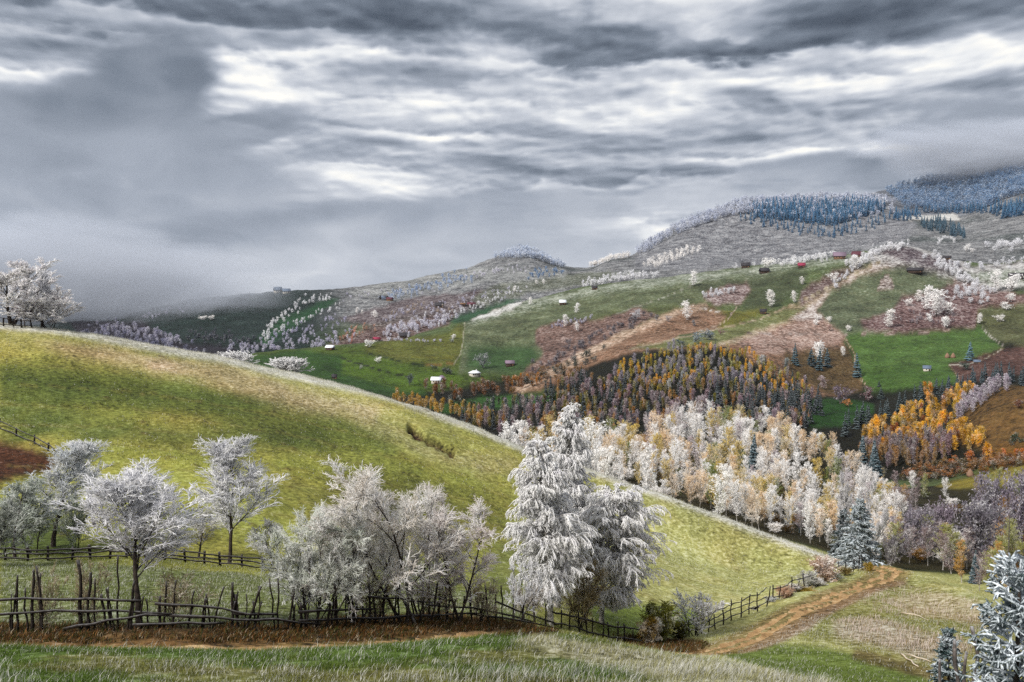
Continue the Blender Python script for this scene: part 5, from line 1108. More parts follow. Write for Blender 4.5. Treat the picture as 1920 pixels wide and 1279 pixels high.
# ---- the dark wood across the valley
W_Y = [(20, 'autumn_tree', PLS, 10, 4, 6.5, c_(160,146,50), -0.7, 'low yellow-green tree in the upper part of the valley wood', 'tree', 'yellow-green trees of the valley wood', 1.1), (16, 'autumn_tree', PLS, 10, 4, 6.5, c_(206,160,44), -0.7, 'low golden tree in the upper part of the valley wood', 'tree', 'golden trees of the valley wood', 1.1),
       (8, 'frosted_birch', PBS, 10, 6, 9, c_(150,144,150), 0.0, 'grey rimed tree in the upper part of the valley wood', 'tree', 'grey trees of the valley wood', 1.0), (5, 'spruce', PCS, 12, 6, 9, c_(28,44,30), -0.5, 'dark green spruce in the upper part of the valley wood', 'spruce', 'spruces in the upper valley wood', 1.0)]
W_D = [(9, 'frosted_birch', PBS, 10, 7.5, 10.5, c_(140,118,124), 0.0, 'lilac-brown slender tree in the lower part of the valley wood', 'tree', 'lilac-brown trees of the valley wood', 1.05), (8, 'autumn_tree', PLS, 10, 6, 8.5, c_(160,116,50), -0.6, 'rusty orange tree in the lower part of the valley wood', 'tree', 'rusty trees of the valley wood', 0.8),
       (9, 'autumn_tree', PLS, 10, 6, 8.5, c_(120,108,40), -0.6, 'olive tree in the lower part of the valley wood', 'tree', 'olive trees of the valley wood', 0.9), (9, 'spruce', PCS, 12, 10, 15, c_(16,30,30), -0.4, 'blackish spruce in the lower part of the valley wood', 'spruce', 'spruces in the lower valley wood', 1.0)]
wood('y', [(1130,735),(1160,690),(1200,672),(1260,655),(1330,652),(1400,662),(1450,690),(1510,715),(1530,745),(1440,745),(1350,720),(1250,735)], 330, 6.3, 560, 1000, W_Y)
wood('d', [(860,800),(930,765),(1010,750),(1090,700),(1140,725),(1250,735),(1350,720),(1440,742),(1530,745),(1520,800),(1450,810),(1200,812),(1000,830)], 460, 7.4, 540, 1000, W_D)
row('autumn_tree', PLS, 10, [(740,752),(800,768),(870,782),(930,790)], 42, 5, 8, c_(176,140,50), -0.7, 'orange tree in the row just above the near crest', 'tree', 'orange trees above the near crest', 540, 900, 6, 5)
row('spruce', PCS, 12, [(1390,760),(1450,765),(1540,775)], 26, 11, 15, c_(14,30,34), -0.4, 'blackish spruce in the dense row at the right of the valley wood', 'spruce', 'spruce row of the valley wood', 540, 900, 8, 6)
row('frosted_birch', PBS, 10, [(1150,720),(1250,712),(1330,715),(1420,725)], 26, 8, 10, c_(132,124,136), 0.0, 'grey-lilac tree in the band across the middle of the valley wood', 'tree', 'grey-lilac band of the valley wood', 560, 960, 6, 8)
# ---- bushes and trees round the farm in the valley
row('scrub_bush', PRS, 10, [(1000,700),(1040,680),(1080,655),(1130,630),(1170,612),(1215,590)], 46, 4, 7, c_(92,84,92), 0.0, 'grey-green bush in the gully left of the brown ridge', 'bush', 'bushes in the gully left of the brown ridge', 600, 1300, 8, 6, 1.1)
row('scrub_bush', PRS, 10, [(940,735),(990,712),(1040,705),(1090,690)], 34, 4, 7, c_(130,92,30), -0.4, 'olive and orange bush in the gully near the farm', 'bush', 'autumn bushes near the farm', 600, 1200, 9, 7, 1.1)
row('scrub_bush', PRS, 10, [(960,712),(1010,718),(1090,680),(1120,660)], 26, 4, 7, c_(44,52,34), -0.3, 'dark green bush in the gully near the farm', 'bush', 'dark bushes near the farm', 600, 1200, 9, 7, 1.1)
row('autumn_tree', PLS, 10, [(800,735),(860,742),(930,735),(980,728)], 26, 6, 9, c_(120,76,30), -0.6, 'brown tree in the valley bottom below the farm', 'tree', 'brown trees below the farm', 600, 1000, 8, 6, 1.2)
row('autumn_tree', PLS, 10, [(830,770),(900,770),(960,765),(1060,750)], 34, 5, 8, c_(44,50,22), -0.6, 'dark green tree in the valley bottom', 'tree', 'dark trees in the valley bottom', 560, 1000, 8, 6, 1.2)
row('autumn_tree', PLS, 10, [(960,725),(1000,722),(1020,716)], 9, 5, 8, c_(180,120,26), -0.6, 'golden tree in the valley bottom below the farm', 'tree', 'golden trees below the farm', 600, 1000, 5, 5, 1.1)
row('scrub_bush', PRS, 10, [(818,700),(845,703)], 5, 5, 7, c_(30,48,26), -0.6, 'dark round tree behind the farmhouse', 'tree', 'dark trees behind the farmhouse', 600, 1000, 5, 2, 1.1)
SINGLES = [  # photo x, base y, height px, width px, kind, colour, rime, label
    (906, 690, 32, 28, 'R', c_(90,98,100), 0.2, 'grey-green round tree alone on the green meadow above the farm'), (768, 722, 24, 16, 'R', c_(70,84,80), 0.0, 'thin dark tree on the yellow-green meadow left of the farm'), (709, 680, 13, 13, 'R', FW, 0.6, 'small round white tree on the left meadow'),
    (690, 652, 17, 17, 'R', FW, 0.9, 'bright white round tree beside the red roof'), (849, 636, 11, 10, 'R', FW, 0.5, 'small pale tree beside the meadow wall, upper one'), (849, 642, 8, 9, 'R', c_(110,120,110), 0.2, 'small grey bush beside the meadow wall, lower one'), (676, 692, 9, 9, 'R', c_(100,110,90), 0.2, 'small grey bush on the left meadow hedge'),
    (994, 572, 14, 10, 'B', FW, 0.7, 'white tree on the green shoulder above the frosted heath'), (1081, 588, 20, 11, 'B', FW, 0.7, 'white tree on the green shoulder right of the white-roofed barn'), (1190, 600, 22, 20, 'R', c_(150,150,160), 0.4, 'white-topped tree at the upper end of the gully'), (1060, 612, 22, 12, 'B', FW, 0.5, 'pale tree at the left end of the brown gully patch'), (1083, 622, 18, 11, 'B', FW, 0.5, 'pale tree in the brown gully patch'),
    (1288, 600, 34, 22, 'B', FW, 0.6, 'white frosted tree standing on the brown ridge'), (1253, 604, 14, 12, 'R', c_(150,140,140), 0.2, 'grey bush on the brown ridge left of the white tree'), (1300, 536, 28, 16, 'B', FW, 0.8, 'white tree on the skyline meadow of the green shoulder'), (1446, 576, 32, 18, 'B', FW, 0.5, 'frosted tree beside the dark hut'), (1505, 534, 15, 10, 'B', FW, 0.5, 'small white tree left of the pink heath strip'),
    (1489, 568, 22, 12, 'B', FW, 0.5, 'frosted tree at the left of the pink heath strip'), (1565, 530, 22, 18, 'R', FW, 0.6, 'white tree on the pink heath strip'), (1302, 612, 12, 9, 'B', c_(120,120,124), 0.1, 'small grey tree on the lower brown ridge'), (1301, 645, 26, 26, 'R', c_(84,104,112), 0.1, 'blue-grey tree at the left of the bush clump under the brown ridge'), (1335, 638, 22, 34, 'R', c_(100,112,120), 0.1, 'wide blue-grey bush under the brown ridge'), (1277, 650, 16, 20, 'R', c_(60,80,84), 0.0, 'dark blue-green bush under the brown ridge'),
    (1352, 628, 10, 14, 'R', c_(140,100,100), 0.0, 'reddish bush at the right of the bush clump'), (1490, 684, 42, 19, 'C', c_(40,72,80), 0.0, 'slim dark spruce on the bracken slope'), (1535, 694, 42, 20, 'C', c_(44,76,84), 0.0, 'front spruce of the clump on the bracken slope'), (1522, 686, 34, 22, 'C', c_(40,70,78), 0.0, 'left spruce of the clump on the bracken slope'), (1551, 688, 36, 20, 'C', c_(36,64,72), 0.0, 'right spruce of the clump on the bracken slope'), (1536, 678, 44, 28, 'R', FW, 0.6, 'white frosted tree rising out of the spruce clump'),
    (1607, 706, 46, 21, 'C', c_(44,80,88), 0.05, 'large lone spruce at the left edge of the bright green meadow'), (1581, 668, 18, 10, 'B', FW, 0.4, 'small pale tree at the edge of the bracken slope'), (1427, 690, 24, 18, 'B', c_(150,150,150), 0.3, 'pale tree at the top right of the valley wood'), (1474, 690, 18, 14, 'B', c_(90,110,110), 0.1, 'small grey-green tree left of the slim spruce'),
    (1575, 757, 38, 32, 'R', c_(112,94,112), -0.2, 'purple-grey round tree beside the green hollow'), (1628, 752, 30, 30, 'R', c_(110,74,80), -0.3, 'reddish-purple bush right of the green hollow'), (1590, 762, 16, 16, 'R', c_(190,120,30), -0.6, 'golden bush below the purple round tree'), (1652, 748, 24, 16, 'C', c_(20,44,36), -0.4, 'dark spruce right of the reddish bush'), (1648, 725, 12, 8, 'C', c_(20,44,36), -0.4, 'tiny dark spruce on the lower meadow'), (1545, 730, 26, 16, 'B', c_(160,140,140), 0.1, 'pale tree above the green hollow'),
    (1818, 676, 36, 22, 'C', c_(60,104,116), 0.1, 'blue-green lone tree beside the small hut on the right meadow'), (1815, 694, 16, 26, 'R', c_(40,66,50), -0.3, 'dark bush under the blue-green tree'), (1668, 614, 34, 22, 'B', FW, 0.55, 'frosted tree at the left of the dark bracken patch'), (1836, 608, 20, 12, 'B', FW, 0.5, 'small frosted tree at the right of the dark bracken patch'), (1876, 604, 16, 17, 'R', FW, 0.3, 'pale round bush on the right-hand meadow'),
    (1890, 582, 18, 20, 'R', FW, 0.7, 'white round tree below the two large frosted trees'), (1894, 566, 18, 20, 'R', FW, 0.6, 'round white tree just under the two large frosted trees'), (1866, 546, 40, 24, 'B', FW, 0.8, 'left one of the two large frosted trees at the far right'), (1894, 548, 42, 34, 'R', FW, 0.8, 'right one of the two large frosted trees at the far right'), (1774, 616, 26, 22, 'R', FW, 0.75, 'white tree at the foot of the white clump'), (1745, 604, 18, 16, 'R', FW, 0.8, 'round white bush below the white clump'), (1755, 594, 50, 38, 'B', FW, 0.85, 'tallest white tree of the white clump'), (1738, 582, 46, 22, 'B', FW, 0.8, 'pointed white tree at the left of the white clump'), (1778, 590, 34, 24, 'R', FW, 0.75, 'white tree at the right of the white clump'),
    (1705, 574, 16, 16, 'R', FW, 0.5, 'pale bush on the left rim of the dark bracken patch'), (1722, 566, 22, 16, 'B', FW, 0.4, 'pinkish pale tree on the rim of the dark bracken patch'), (1530, 600, 12, 14, 'R', FW, 0.7, 'white round bush on the pink slope, upper of the three'), (1531, 610, 12, 14, 'R', FW, 0.7, 'white round bush on the pink slope, lower of the three'), (1557, 604, 13, 11, 'R', FW, 0.6, 'white round bush on the pink slope, right of the three'), (1591, 622, 14, 12, 'R', FW, 0.6, 'white bush on the wall above the bright green meadow'), (1556, 620, 13, 14, 'R', c_(180,150,140), 0.1, 'pinkish bush above the wall'),
    (1434, 502, 22, 26, 'R', FW, 0.7, 'large rounded white tree on the skyline ridge by the dark huts'), (1606, 506, 26, 20, 'B', FW, 0.8, 'white tree below the dark-roofed house'), (1812, 472, 18, 14, 'R', FW, 0.7, 'white tree on the frosty upper meadow'), (1822, 474, 10, 9, 'R', FW, 0.6, 'small white tree on the frosty upper meadow'),
    (669, 588, 12, 7, 'B', FW, 0.6, 'thin white tree on the left heath'), (679, 590, 9, 6, 'B', FW, 0.6, 'small thin white tree on the left heath'), (706, 596, 16, 16, 'R', FW, 0.5, 'pale round tree on the left heath'), (382, 600, 10, 14, 'R', FW, 0.4, 'pale bush on the dark left hill'), (398, 600, 10, 12, 'R', FW, 0.4, 'second pale bush on the dark left hill'),
    (1007, 533, 8, 7, 'B', FW, 0.6, 'tiny white tree on the hill shoulder, right one'), (1020, 534, 10, 7, 'B', FW, 0.6, 'tiny white tree beside the far hedge'), (965, 548, 12, 8, 'B', FW, 0.7, 'tiny white tree below the conical hill')]
KB = {'R': ('frosted_tree', PRS, 10, 8.5), 'B': ('frosted_tree', PBS, 10, 4.4), 'C': ('spruce', PCS, 12, 4.6)}
for k, (x, y, h, w, kd, col, rime, lab) in enumerate(SINGLES):
    kind, pr, base, bw = KB[kd]; p = hit(x, y, 430, 3000); H = h*mpp(p)
    if kd == 'R' and h < 20 and col == FW: kind = 'frosted_bush'
    put(kind, pr[k % len(pr)], p, H, base, lab, 'spruce' if kd == 'C' else 'tree', None, col, rime, wr, (w*mpp(p)/bw)/(H/base)*1.1)
# ---- rows of frosted trees on the far hills
def frow(path, n, h0, h1, col, rime, lab, y0=900, y1=3000, jx=4, jy=3, kinds='RB', wf=1.0):
    if col == FW: col = (0.72, 0.72, 0.76); rime -= 0.15
    h0 *= 0.88; h1 *= 0.88; n = int(n*1.15)
    for kk in kinds:
        kind, pr, base, bw = KB[kk]; row(kind, pr, base, path, n//len(kinds), h0*0.78, h1*0.82, col, rime, lab, 'tree', lab.replace('one of ', ''), y0, y1, jx, jy, wf*(1.0 if kk == 'R' else 1.45))
LIL = c_(176,172,196)
frow([(495,640),(510,612),(540,590),(560,572),(600,560),(625,562)], 54, 6, 9, FW, 0.7, 'one of the white trees lining the left green field', jx=5, jy=4)
frow([(500,632),(560,606),(600,590),(640,575)], 36, 5, 8, FW, 0.6, 'one of the white trees below the left green field', jx=5, jy=3)
frow([(430,655),(500,650),(560,645),(620,642),(650,632)], 90, 6, 9, LIL, 0.3, 'one of the lilac-white trees massed in the left valley', jx=10, jy=8)
frow([(500,640),(540,625),(600,612),(650,600)], 50, 5, 8, LIL, 0.1, 'one of the dull lilac trees above the left valley', jx=10, jy=8)
frow([(640,640),(660,625),(700,612)], 18, 5, 8, c_(190,140,110), 0.1, 'one of the brownish trees at the edge of the left valley', jx=8, jy=5)
frow([(725,632),(760,618),(800,606),(845,598)], 100, 7, 10, LIL, 0.5, 'one of the white trees massed behind the green shoulder', y0=980, jx=9, jy=7)
frow([(715,600),(760,585),(820,575),(900,560),(960,545)], 60, 5, 8, LIL, 0.3, 'one of the pale trees along the middle of the far heath', jx=10, jy=5)
frow([(730,592),(800,575),(850,585)], 26, 5, 8, c_(170,150,130), 0.1, 'one of the brownish trees on the far heath', jx=10, jy=5)
frow([(850,590),(900,575),(940,556),(980,545)], 40, 5, 8, FW, 0.7, 'one of the white trees beside the frosted heath strip', jx=5, jy=3)
frow([(640,560),(700,550),(760,548),(820,545)], 24, 5, 8, LIL, 0.5, 'one of the white trees on the left skyline ridge', y0=1300, jx=8, jy=4)
frow([(720,560),(780,546),(840,530),(880,520)], 64, 8, 13, c_(120,150,190), 0.35, 'one of the blue-white trees climbing toward the conical hill', y0=1300, jx=10, jy=5)
frow([(880,520),(920,512),(960,505),(985,505)], 30, 6, 10, LIL, 0.5, 'one of the white trees across the slope of the conical hill', y0=1500, jx=8, jy=3)
frow([(1000,520),(1030,512),(1045,515)], 26, 8, 12, c_(90,130,170), 0.1, 'one of the blue trees at the right foot of the conical hill', y0=1500, jx=10, jy=5)
frow([(1095,540),(1130,528),(1180,522),(1215,518)], 70, 8, 12, FW, 0.7, 'one of the white trees in the grove behind the green shoulder', y0=1180, jx=8, jy=4)
frow([(1320,555),(1345,552),(1370,545)], 18, 5, 8, FW, 0.5, 'one of the white bushes on the small brown patch', jx=6, jy=3)
frow([(1035,612),(1050,610),(1080,605),(1110,600)], 22, 4, 6, LIL, 0.2, 'one of the grey bushes in the brown gully patch', jx=6, jy=4)
frow([(1375,500),(1420,498),(1470,494)], 20, 5, 8, FW, 0.7, 'one of the white bushes on the skyline ridge', jx=8, jy=2)
frow([(1465,498),(1500,490),(1540,484),(1560,480)], 56, 7, 12, FW, 0.8, 'one of the white trees left of the red-roofed house', jx=6, jy=3)
frow([(1590,500),(1610,492),(1640,478),(1665,468),(1700,462)], 60, 7, 11, FW, 0.7, 'one of the white trees behind the dark-roofed house', jx=6, jy=4)
frow([(1560,540),(1590,515),(1610,500)], 22, 5, 8, FW, 0.4, 'one of the pale bushes up the pink heath strip', jx=5, jy=3)
frow([(1740,480),(1770,500),(1800,520),(1830,540)], 60, 6, 10, FW, 0.6, 'one of the white trees down the right spur', jx=8, jy=4)
frow([(1790,555),(1820,545),(1850,560)], 44, 6, 10, FW, 0.5, 'one of the white trees right of the bracken patch', jx=10, jy=8)
frow([(1780,500),(1860,500),(1925,490)], 34, 6, 10, FW, 0.5, 'one of the white trees along the frosty upper meadow', jx=12, jy=3)
frow([(1760,455),(1780,450)], 10, 8, 12, FW, 0.8, 'one of the white round trees on the upper ridge', y0=1200, jx=7, jy=3, kinds='R')
frow([(1865,468),(1900,462),(1925,455)], 16, 12, 18, FW, 0.6, 'one of the large white trees at the right edge under the mountain', y0=1200, jx=9, jy=4, kinds='R')
frow([(1700,600),(1740,595),(1790,600)], 30, 4, 6, c_(120,100,110), 0.1, 'one of the dark rimed bushes in the bracken patch', jx=12, jy=8)
frow([(730,638),(760,640),(800,642),(830,640)], 16, 3.5, 5, LIL, 0.4, 'one of the small round bushes lining the green meadow', y0=880, y1=1100, jx=3, jy=1.0, kinds='R')
frow([(160,640),(200,625),(250,640),(300,655),(370,668)], 90, 7, 11, c_(110,110,140), 0.15, 'one of the dim trees in the misty left valley', y0=1000, jx=12, jy=8)
frow([(190,618),(240,622),(290,632),(330,645)], 60, 8, 11, c_(150,146,170), 0.25, 'one of the pale trees of the misty left wood', y0=1000, jx=10, jy=5, kinds='B')
frow([(260,600),(300,590),(360,575)], 26, 5, 8, LIL, 0.3, 'one of the pale trees along the misty left ridge', y0=1200, jx=8, jy=3)
frow([(360,628),(420,640),(480,650)], 60, 6, 9, c_(56,60,76), -0.1, 'one of the dark trees along the left stream', y0=900, jx=12, jy=6)
# ---- mountain forests
MF = [(1405,395),(1440,385),(1500,383),(1560,384),(1640,382),(1660,392),(1640,402),(1600,412),(1560,425),(1500,418),(1450,412),(1420,408)]
mr = np.random.default_rng(4242)
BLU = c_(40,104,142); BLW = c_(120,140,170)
def ragged(poly): return [(x+mr.normal()*5, y+mr.normal()*2.5) for x, y in poly]
def forest(poly, n, gap, y0, y1, kind, lab, cat, h0, h1, col, rime, indiv, stufflab):
    pts = scatter(mr, poly, n, y0, y1, gap)
    k, pr, base, bw = KB[kind]; pr = PRT if kind == 'R' else pr; indiv = len(pts)
    for x, y, p in pts[:indiv]:
        kk = 0.85+0.3*mr.random(); put(k, pr[mr.integers(len(pr))], p, mr.uniform(h0, h1), base, lab, cat, lab.replace(' tree ', ' trees ').replace(' spruce ', ' spruces ').replace(' bush ', ' bushes '), tuple(c*kk for c in col), rime+mr.normal()*0.08, mr, 1.15)
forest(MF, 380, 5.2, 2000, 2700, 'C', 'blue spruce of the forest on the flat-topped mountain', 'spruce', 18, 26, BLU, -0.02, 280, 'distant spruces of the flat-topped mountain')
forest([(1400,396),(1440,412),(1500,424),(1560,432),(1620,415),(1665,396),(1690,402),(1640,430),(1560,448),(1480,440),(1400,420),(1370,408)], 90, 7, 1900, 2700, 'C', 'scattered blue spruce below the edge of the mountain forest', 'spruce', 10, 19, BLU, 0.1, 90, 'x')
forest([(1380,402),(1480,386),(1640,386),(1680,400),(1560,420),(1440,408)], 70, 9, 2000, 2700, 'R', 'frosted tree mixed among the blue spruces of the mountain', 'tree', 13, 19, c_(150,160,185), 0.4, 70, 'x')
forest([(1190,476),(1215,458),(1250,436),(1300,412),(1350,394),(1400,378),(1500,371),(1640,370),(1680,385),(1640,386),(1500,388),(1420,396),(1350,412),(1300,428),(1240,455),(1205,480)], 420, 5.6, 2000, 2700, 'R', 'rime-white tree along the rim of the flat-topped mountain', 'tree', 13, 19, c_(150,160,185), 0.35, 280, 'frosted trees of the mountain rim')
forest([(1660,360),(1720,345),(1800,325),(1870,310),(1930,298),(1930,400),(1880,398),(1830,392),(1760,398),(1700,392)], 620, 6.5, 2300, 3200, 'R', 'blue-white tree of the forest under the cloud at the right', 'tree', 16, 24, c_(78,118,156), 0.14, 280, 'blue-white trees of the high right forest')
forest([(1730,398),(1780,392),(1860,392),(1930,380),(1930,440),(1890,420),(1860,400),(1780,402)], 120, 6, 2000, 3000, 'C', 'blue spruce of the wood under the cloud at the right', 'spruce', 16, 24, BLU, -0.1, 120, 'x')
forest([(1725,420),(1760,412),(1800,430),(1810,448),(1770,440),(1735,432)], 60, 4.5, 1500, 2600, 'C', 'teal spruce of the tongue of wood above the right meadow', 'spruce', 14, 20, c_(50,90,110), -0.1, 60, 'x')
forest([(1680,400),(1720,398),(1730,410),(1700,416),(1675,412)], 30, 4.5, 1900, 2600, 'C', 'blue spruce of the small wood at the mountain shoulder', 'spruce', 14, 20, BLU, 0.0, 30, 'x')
forest([(925,486),(950,474),(975,467),(1000,472),(1030,488),(1060,504),(1040,504),(1000,490),(960,484)], 170, 4.6, 1900, 2500, 'R', 'rime-white tree on top of the conical hill', 'tree', 10, 15, c_(140,160,190), 0.4, 170, 'x')
forest([(1104,502),(1120,492),(1145,483),(1170,480),(1185,484),(1150,488),(1120,498)], 70, 4.5, 1800, 2500, 'R', 'rime-white tree on the low knoll between the hills', 'tree', 9, 13, FW, 0.4, 70, 'x')
forest([(1200,500),(1240,482),(1290,466),(1320,470),(1280,485),(1230,504)], 50, 7, 1700, 2500, 'R', 'rime-white bush on the foot of the flat-topped mountain', 'bush', 8, 12, FW, 0.4, 50, 'x')
forest([(1240,500),(1300,440),(1400,400),(1640,400),(1720,430),(1690,450),(1500,490)], 120, 9, 1500, 2600, 'R', 'tiny rimed bush on the bare face of the flat-topped mountain', 'bush', 3, 6, c_(120,120,130), 0.3, 120, 'x')

# past 300 of a kind: the smallest in view become one object of that kind
VC = {}
def vc_mat(m):
    if m.name not in VC:
        VC[m.name] = {'rimed_foliage': lambda: crown_mat('rimed_foliage_mass', scale=0.45, var=0.6, trans=0.4, boost=1.2, vcol=True), 'autumn_leaves': lambda: crown_mat('autumn_leaf_mass', scale=0.25, var=0.5, trans=0.4, boost=1.2, vcol=True),
                      'rimed_needles': lambda: crown_mat('rimed_needle_mass', frostcol=(0.74, 0.79, 0.84), scale=2.5, var=0.5, trans=0.1, boost=1.35, vcol=True)}.get(m.name, lambda: m)()
    return VC[m.name]
def consolidate(kind, newname, label, cat, keep=300):
    L = [o for o in COL.objects if o.parent is None and o.name.split('.')[0] == kind]
    if len(L) <= keep: return
    def size(o): return (0 if o.get('group') else 1, o.scale[2]*o.get('base', 10)/o.location.y)
    L.sort(key=size, reverse=True)
    cache, Vs, Qs, Ms, Cs, off, mats = {}, [], [], [], [], 0, []
    for o in L[keep:]:
        ms = [(o.data, tuple(o.color))] if o.type == 'MESH' else [(c.data, tuple(c.color)) for c in o.children]
        for me, colr in ms:
            if me.name not in cache:
                v = np.zeros(len(me.vertices)*3, np.float32); me.vertices.foreach_get('co', v); q = np.zeros(len(me.loops), np.int32); me.loops.foreach_get('vertex_index', q)
                mi = np.zeros(len(me.polygons), np.int32); me.polygons.foreach_get('material_index', mi); mm = []
                for m in me.materials:
                    mv = vc_mat(m)
                    if mv not in mats: mats.append(mv)
                    mm.append(mats.index(mv))
                cache[me.name] = (v.reshape(-1, 3), q.reshape(-1, 4), np.array(mm)[mi])
            v, q, mi = cache[me.name]; a = o.rotation_euler[2]; c, s_ = math.cos(a), math.sin(a); w = v*np.array(o.scale[:])
            Vs.append(np.stack([w[:, 0]*c-w[:, 1]*s_, w[:, 0]*s_+w[:, 1]*c, w[:, 2]], 1)+np.array(o.location[:])); Qs.append(q+off); Ms.append(mi); Cs.append(np.tile(colr, (len(v), 1))); off += len(v)
        for c_o in list(o.children): bpy.data.objects.remove(c_o)
        bpy.data.objects.remove(o)
    me = mesh_np(newname, np.concatenate(Vs), np.concatenate(Qs), None, mats, np.concatenate(Ms)); a = me.color_attributes.new('Col', 'FLOAT_COLOR', 'POINT'); a.data.foreach_set('color', np.concatenate(Cs).astype(np.float32).ravel())
    tag(add_obj(newname, me), label, cat, kind='stuff')
consolidate('frosted_tree', 'distant_frosted_trees', 'distant blue-white frosted trees of the mountain woods and far hedgerows', 'trees')
consolidate('autumn_tree', 'distant_autumn_trees', 'small golden and brown trees filling the woods across the valley', 'trees')
consolidate('spruce', 'distant_spruces', 'distant blue and dark spruces of the mountain forest', 'spruces')
consolidate('frosted_birch', 'distant_frosted_birches', 'small grey-lilac birches filling the valley wood', 'birches')
consolidate('scrub_bush', 'distant_scrub', 'small bushes in the far gullies', 'bushes')
# ---------------------------------------------------------------- houses, barns, haystacks, poles
def flat_mat(name, col, rough=0.8, bump=0.0):
    m, t, b = new_mat(name); pos = t.node('ShaderNodeTexCoord').outputs['Object']; n = t.noise(pos, 1.4, 6, 0.7)
    c = t.mix(1.0, (*col, 1), t.node('ShaderNodeMapRange', {0: n, 1: 0.3, 2: 0.7, 3: 0.75, 4: 1.2}).outputs[0], 'MULTIPLY'); t.set(b.inputs['Base Color'], c); b.inputs['Roughness'].default_value = rough; return m
M_WHITE = flat_mat('frosted_tin_roof', (0.72, 0.74, 0.78), 0.5); M_DARKR = flat_mat('dark_shingle_roof', (0.035, 0.032, 0.036)); M_RED = flat_mat('red_tile_roof', (0.22, 0.03, 0.06)); M_MAR = flat_mat('maroon_roof', (0.09, 0.03, 0.04))
M_LOG = flat_mat('dark_log_wall', (0.05, 0.032, 0.024)); M_PLAS = flat_mat('pale_plaster_wall', (0.55, 0.54, 0.52)); M_BRN = flat_mat('brown_plank_wall', (0.16, 0.09, 0.05)); M_BLUER = flat_mat('blue_grey_roof', (0.10, 0.13, 0.18)); M_PURR = flat_mat('purple_grey_roof', (0.18, 0.13, 0.17))
M_GLASS = flat_mat('dark_window', (0.02, 0.02, 0.025), 0.2); M_CREAM = flat_mat('cream_wall', (0.45, 0.42, 0.36)); M_HAY = flat_mat('hay', (0.20, 0.12, 0.08))
def box(x0, x1, y0, y1, z0, z1):
    V = [(x0,y0,z0),(x1,y0,z0),(x1,y1,z0),(x0,y1,z0),(x0,y0,z1),(x1,y0,z1),(x1,y1,z1),(x0,y1,z1)]
    return np.array(V, float), np.array([(0,3,2,1),(4,5,6,7),(0,1,5,4),(1,2,6,5),(2,3,7,6),(3,0,4,7)])
def house(label, px, py, wpx, roofm, wallm, y0=430, y1=3000, depth=0.7, hip=False, wh=2.4, rh=0.32, rot=0.0, nwin=2, chimney=False, cat='house', name='house', door=True):
    p = hit(px, py, y0, y1); W = wpx*mpp(p)*0.42; Dp = W*depth; o = add_obj(name, None); h = wh*W/4 if W < 4 else wh
    v, q = box(-W*0.9, W*0.9, -Dp, Dp, -1.2, h); add_obj('wall', mesh_np('wall', v, q, None, [wallm]), o)
    R_ = W*2*rh; ov = 0.12*W; t = 0.12
    rx = W*0.45 if hip else W+ov*0.6
    def shell(dz): return [(-W-ov*0.6, -Dp-ov, h-0.2*ov+dz), (W+ov*0.6, -Dp-ov, h-0.2*ov+dz), (W+ov*0.6, Dp+ov, h-0.2*ov+dz), (-W-ov*0.6, Dp+ov, h-0.2*ov+dz), (-rx, 0, h+R_+dz), (rx, 0, h+R_+dz)]
    V = np.array(shell(0)+shell(t)); Q = [(6,7,11,10), (8,9,10,11), (1,0,4,5), (3,2,5,4), (0,1,7,6), (2,3,9,8), (1,2,8,7), (3,0,6,9)]; Tr = [(7,8,11), (9,6,10), (2,1,5), (0,3,4)]
    rf = add_obj('roof', mesh_np('roof', V, Q, Tr, [roofm]), o)
    if not hip:
        for s in (-1, 1):
            x = s*W*0.9; g_ = np.array([(x,-Dp,h),(x,Dp,h),(x,0,h+R_*0.98),(x-s*0.1,-Dp,h),(x-s*0.1,Dp,h),(x-s*0.1,0,h+R_*0.98)])
            add_obj('gable', mesh_np('gable', g_, [(0,1,4,3),(1,2,5,4),(2,0,3,5)], [(0,2,1),(3,4,5)], [wallm]), o)
    if chimney:
        v, q = box(W*0.3, W*0.3+0.7, -0.35, 0.35, h+R_*0.5, h+R_+0.9); add_obj('chimney', mesh_np('chimney', v, q, None, [M_PLAS]), rf)
    for i in range(nwin):
        x = -W*0.9+W*1.8*(i+0.7)/(nwin+0.6); v, q = box(x-0.45, x+0.45, -Dp-0.05, -Dp+0.05, h*0.45, h*0.82); add_obj('window', mesh_np('window', v, q, None, [M_GLASS]), o)
    if door:
        x = W*0.62; v, q = box(x-0.5, x+0.5, -Dp-0.06, -Dp+0.04, -0.1, h*0.8); add_obj('door', mesh_np('door', v, q, None, [M_LOG if wallm is not M_LOG else M_BRN]), o)
    o.location = (p[0], p[1], p[2]-0.1); o.rotation_euler = (0, 0, rot+math.atan2(-p[0], p[1])); return tag(o, label, cat)
house('white-roofed farmhouse with several gables in the valley', 890, 706, 23, M_WHITE, M_CREAM, hip=True, nwin=4, chimney=True, rot=0.5, rh=0.22, wh=3)
house('low outbuilding with white snow-dusted roof left of the farmhouse', 818, 718, 22, M_WHITE, M_CREAM, nwin=2, rot=-0.2)
house('small house with purple-grey roof beside the low white outbuilding', 828, 712, 14, M_PURR, M_CREAM, nwin=2, hip=True, rh=0.4)
house('long grey-roofed barn right above the gully', 956, 686, 20, M_PURR, M_LOG, cat='barn', name='barn', nwin=0, rot=0.15)
house('barn with bright white roof on the green shoulder', 1055, 571, 15, M_WHITE, M_LOG, cat='barn', name='barn', nwin=0, rh=0.4, rot=0.1)
house('barn with white roof at the edge of the left meadow', 619, 656, 18, M_WHITE, M_LOG, cat='barn', name='barn', nwin=0, rot=-0.5, rh=0.3)
house('house with bright crimson roof behind the left meadow', 706, 640, 16, M_RED, M_CREAM, y0=880, nwin=2, rot=0.4)
